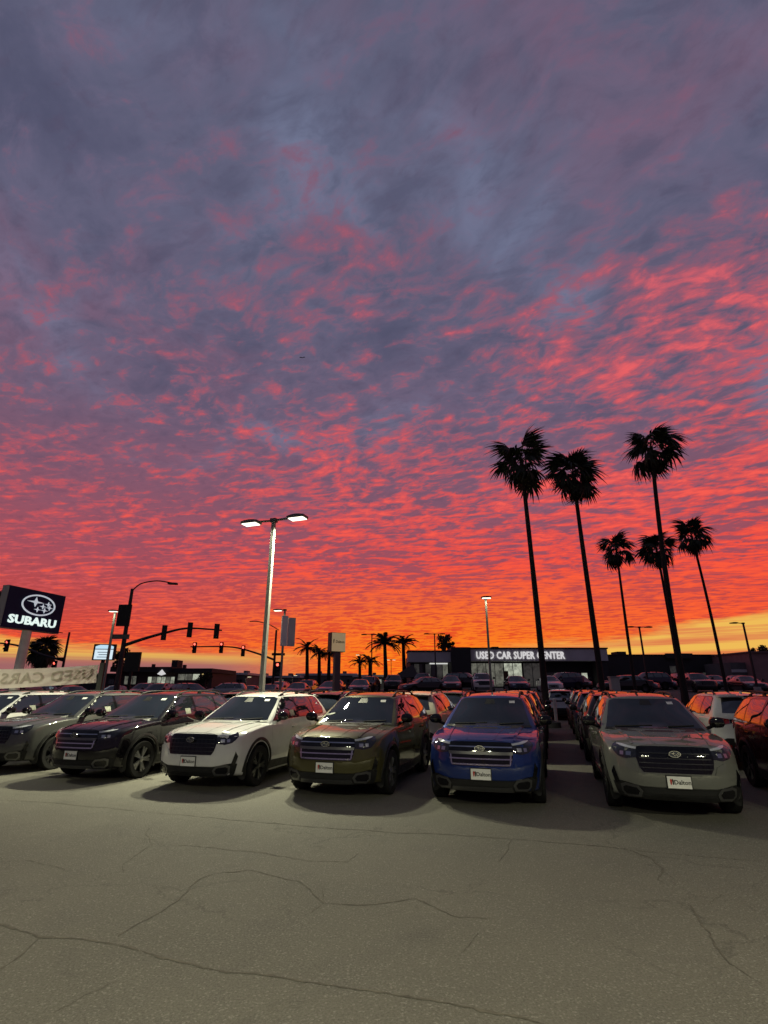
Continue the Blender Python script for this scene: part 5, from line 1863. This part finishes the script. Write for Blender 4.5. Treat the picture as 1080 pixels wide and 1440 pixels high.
def leaf_tree(px, py, Y, rx, rz, label, seed, n=900):
    rng = random.Random(seed)
    c = at(px, py, Y)
    z0 = terrain(Y, c.x)
    root = thing('leafy_tree', label, 'tree', (c.x, Y, z0), 0, 'leafy trees behind the buildings')
    H = c.z - z0
    mb = MB()
    mb.tube([(0, 0, -0.2), (0.1, 0, H * 0.5), (0, 0, H)], [0.28, 0.2, 0.1], 8)
    lobes = []
    for k in range(9):
        a = rng.uniform(0, 2 * pi)
        p = Vector((cos(a) * rx * rng.uniform(0.2, 0.7), sin(a) * rx * rng.uniform(0.2, 0.7), H + rng.uniform(-0.55, 0.65) * rz))
        lobes.append((p, rng.uniform(0.3, 0.5) * min(rx, rz)))
        mb.tube([(0, 0, H * 0.55), tuple(p * 0.6 + Vector((0, 0, H * 0.3))), tuple(p)], [0.1, 0.06, 0.03], 5)
    mb.build('trunk', BARK, root, 50)
    cr = MB()
    for k in range(n):
        p, r = lobes[rng.randrange(9)]
        d = Vector((rng.gauss(0, 1), rng.gauss(0, 1), rng.gauss(0, 1))).normalized() * r * rng.uniform(0.45, 1.1)
        q = p + d
        M = Euler((rng.uniform(0, 6), rng.uniform(0, 6), rng.uniform(0, 6))).to_matrix()
        s = rng.uniform(0.09, 0.18)
        cr.add([q + M @ Vector((-s, 0, 0)), q + M @ Vector((0, -s * 0.5, 0)), q + M @ Vector((s, 0, 0)), q + M @ Vector((0, s * 0.5, 0))], [(0, 1, 2, 3)])
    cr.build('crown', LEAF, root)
    return root


leaf_tree(623, 903, 78, 1.5, 1.2, 'round leafy tree rising behind the showroom pylon', 41, 1300)
leaf_tree(634, 910, 80, 1.3, 0.8, 'lower leafy tree right beside the pylon top', 42, 800)
leaf_tree(1030, 926, 74, 1.6, 0.9, 'low leafy tree behind the end of the low dark building', 43, 900)
leaf_tree(1068, 916, 74, 1.9, 1.1, 'leafy tree above the small building at the right edge', 44, 1100)
leaf_tree(168, 928, 62, 1.0, 2.2, 'dark narrow tree beside the lit two-tier sign', 45, 1300)
leaf_tree(288, 955, 60, 1.1, 0.9, 'round dark bush at the right end of the diner', 46, 1300)

# a bird high over the lot
p = at(425, 503, 60)
mb = MB()
mb.add([p + Vector(v) for v in ((-0.02, -0.16, 0), (0.05, 0, 0.02), (-0.02, 0.16, 0.02), (-0.10, 0, 0), (0.0, 0.0, 0.06), (0.0, 0.0, -0.04))], [(0, 1, 4), (1, 2, 4), (2, 3, 4), (3, 0, 4), (1, 0, 5), (2, 1, 5), (3, 2, 5), (0, 3, 5)])
mb.add([p + Vector(v) for v in ((0.0, 0.05, 0.02), (0.0, -0.05, 0.02), (0.26, -0.04, 0.14), (0.42, 0.04, 0.06))], [(0, 1, 2, 3)])
mb.add([p + Vector(v) for v in ((0.0, 0.05, 0.02), (0.0, -0.05, 0.02), (-0.26, -0.04, 0.12), (-0.42, 0.04, 0.02))], [(0, 1, 2, 3)])
tag(mb.build('bird', mat('bird_dark', (0.02, 0.02, 0.025), 0.8)), 'small dark bird flying high in the clouds left of centre', 'bird')


# ------------------------------------------------------------------ rows of used cars across the street
FAR_COLS = [(P_CHAR, 'charcoal'), (P_NAVY, 'navy'), (P_SILVER, 'silver'), (P_BLACK, 'black'), (P_STEEL, 'steel grey'), (P_WHITE, 'white'), (P_MAROON, 'dark red'), (P_CHAR, 'charcoal')]
ORD = ['first', 'second', 'third', 'fourth', 'fifth', 'sixth', 'seventh', 'eighth', 'ninth', 'tenth', 'eleventh', 'twelfth', 'thirteenth', 'fourteenth', 'fifteenth', 'sixteenth', 'seventeenth', 'eighteenth', 'nineteenth', 'twentieth', 'twenty-first', 'twenty-second', 'twenty-third', 'twenty-fourth', 'twenty-fifth', 'twenty-sixth', 'twenty-seventh', 'twenty-eighth']
rf = random.Random(5)
for row, (Y, x0, x1, where) in enumerate(((46.0, -33.0, 33.0, 'the nearer car row across the street'), (53.5, -38.0, 38.0, 'the farther car row across the street'))):
    x = x0
    k = 0
    while x < x1:
        sed = rf.random() < 0.55
        pm, cn_ = FAR_COLS[rf.choices(range(8), (5, 5, 0.8, 6, 2.5, 0.6, 2, 3))[0]]  # weights favour dark paints, standing in for the lack of light over there
        yaw = HEAD * 0.4 + rf.uniform(-0.08, 0.08)
        broad = rf.random() < 0.22
        if broad:
            yaw += radians(rf.choice((62, -62, 75)))
            x += 0.9
        y = Y + rf.uniform(-0.3, 0.3)
        typ = 'sedan' if sed else 'SUV'
        place_car('sedan' if sed else 'suv', 'far_sedan' if sed else 'far_suv', pm, (x, y, terrain(y + 1, x)), yaw, '%s %s, %s from the left in %s' % (cn_, typ, ORD[k], where), 'car', 'used cars across the street', only=FAR_PARTS | {'rim'})
        x += (2.65 if not broad else 3.9) + rf.uniform(0, 0.5)
        if rf.random() < 0.06:
            x += 1.5
        k += 1
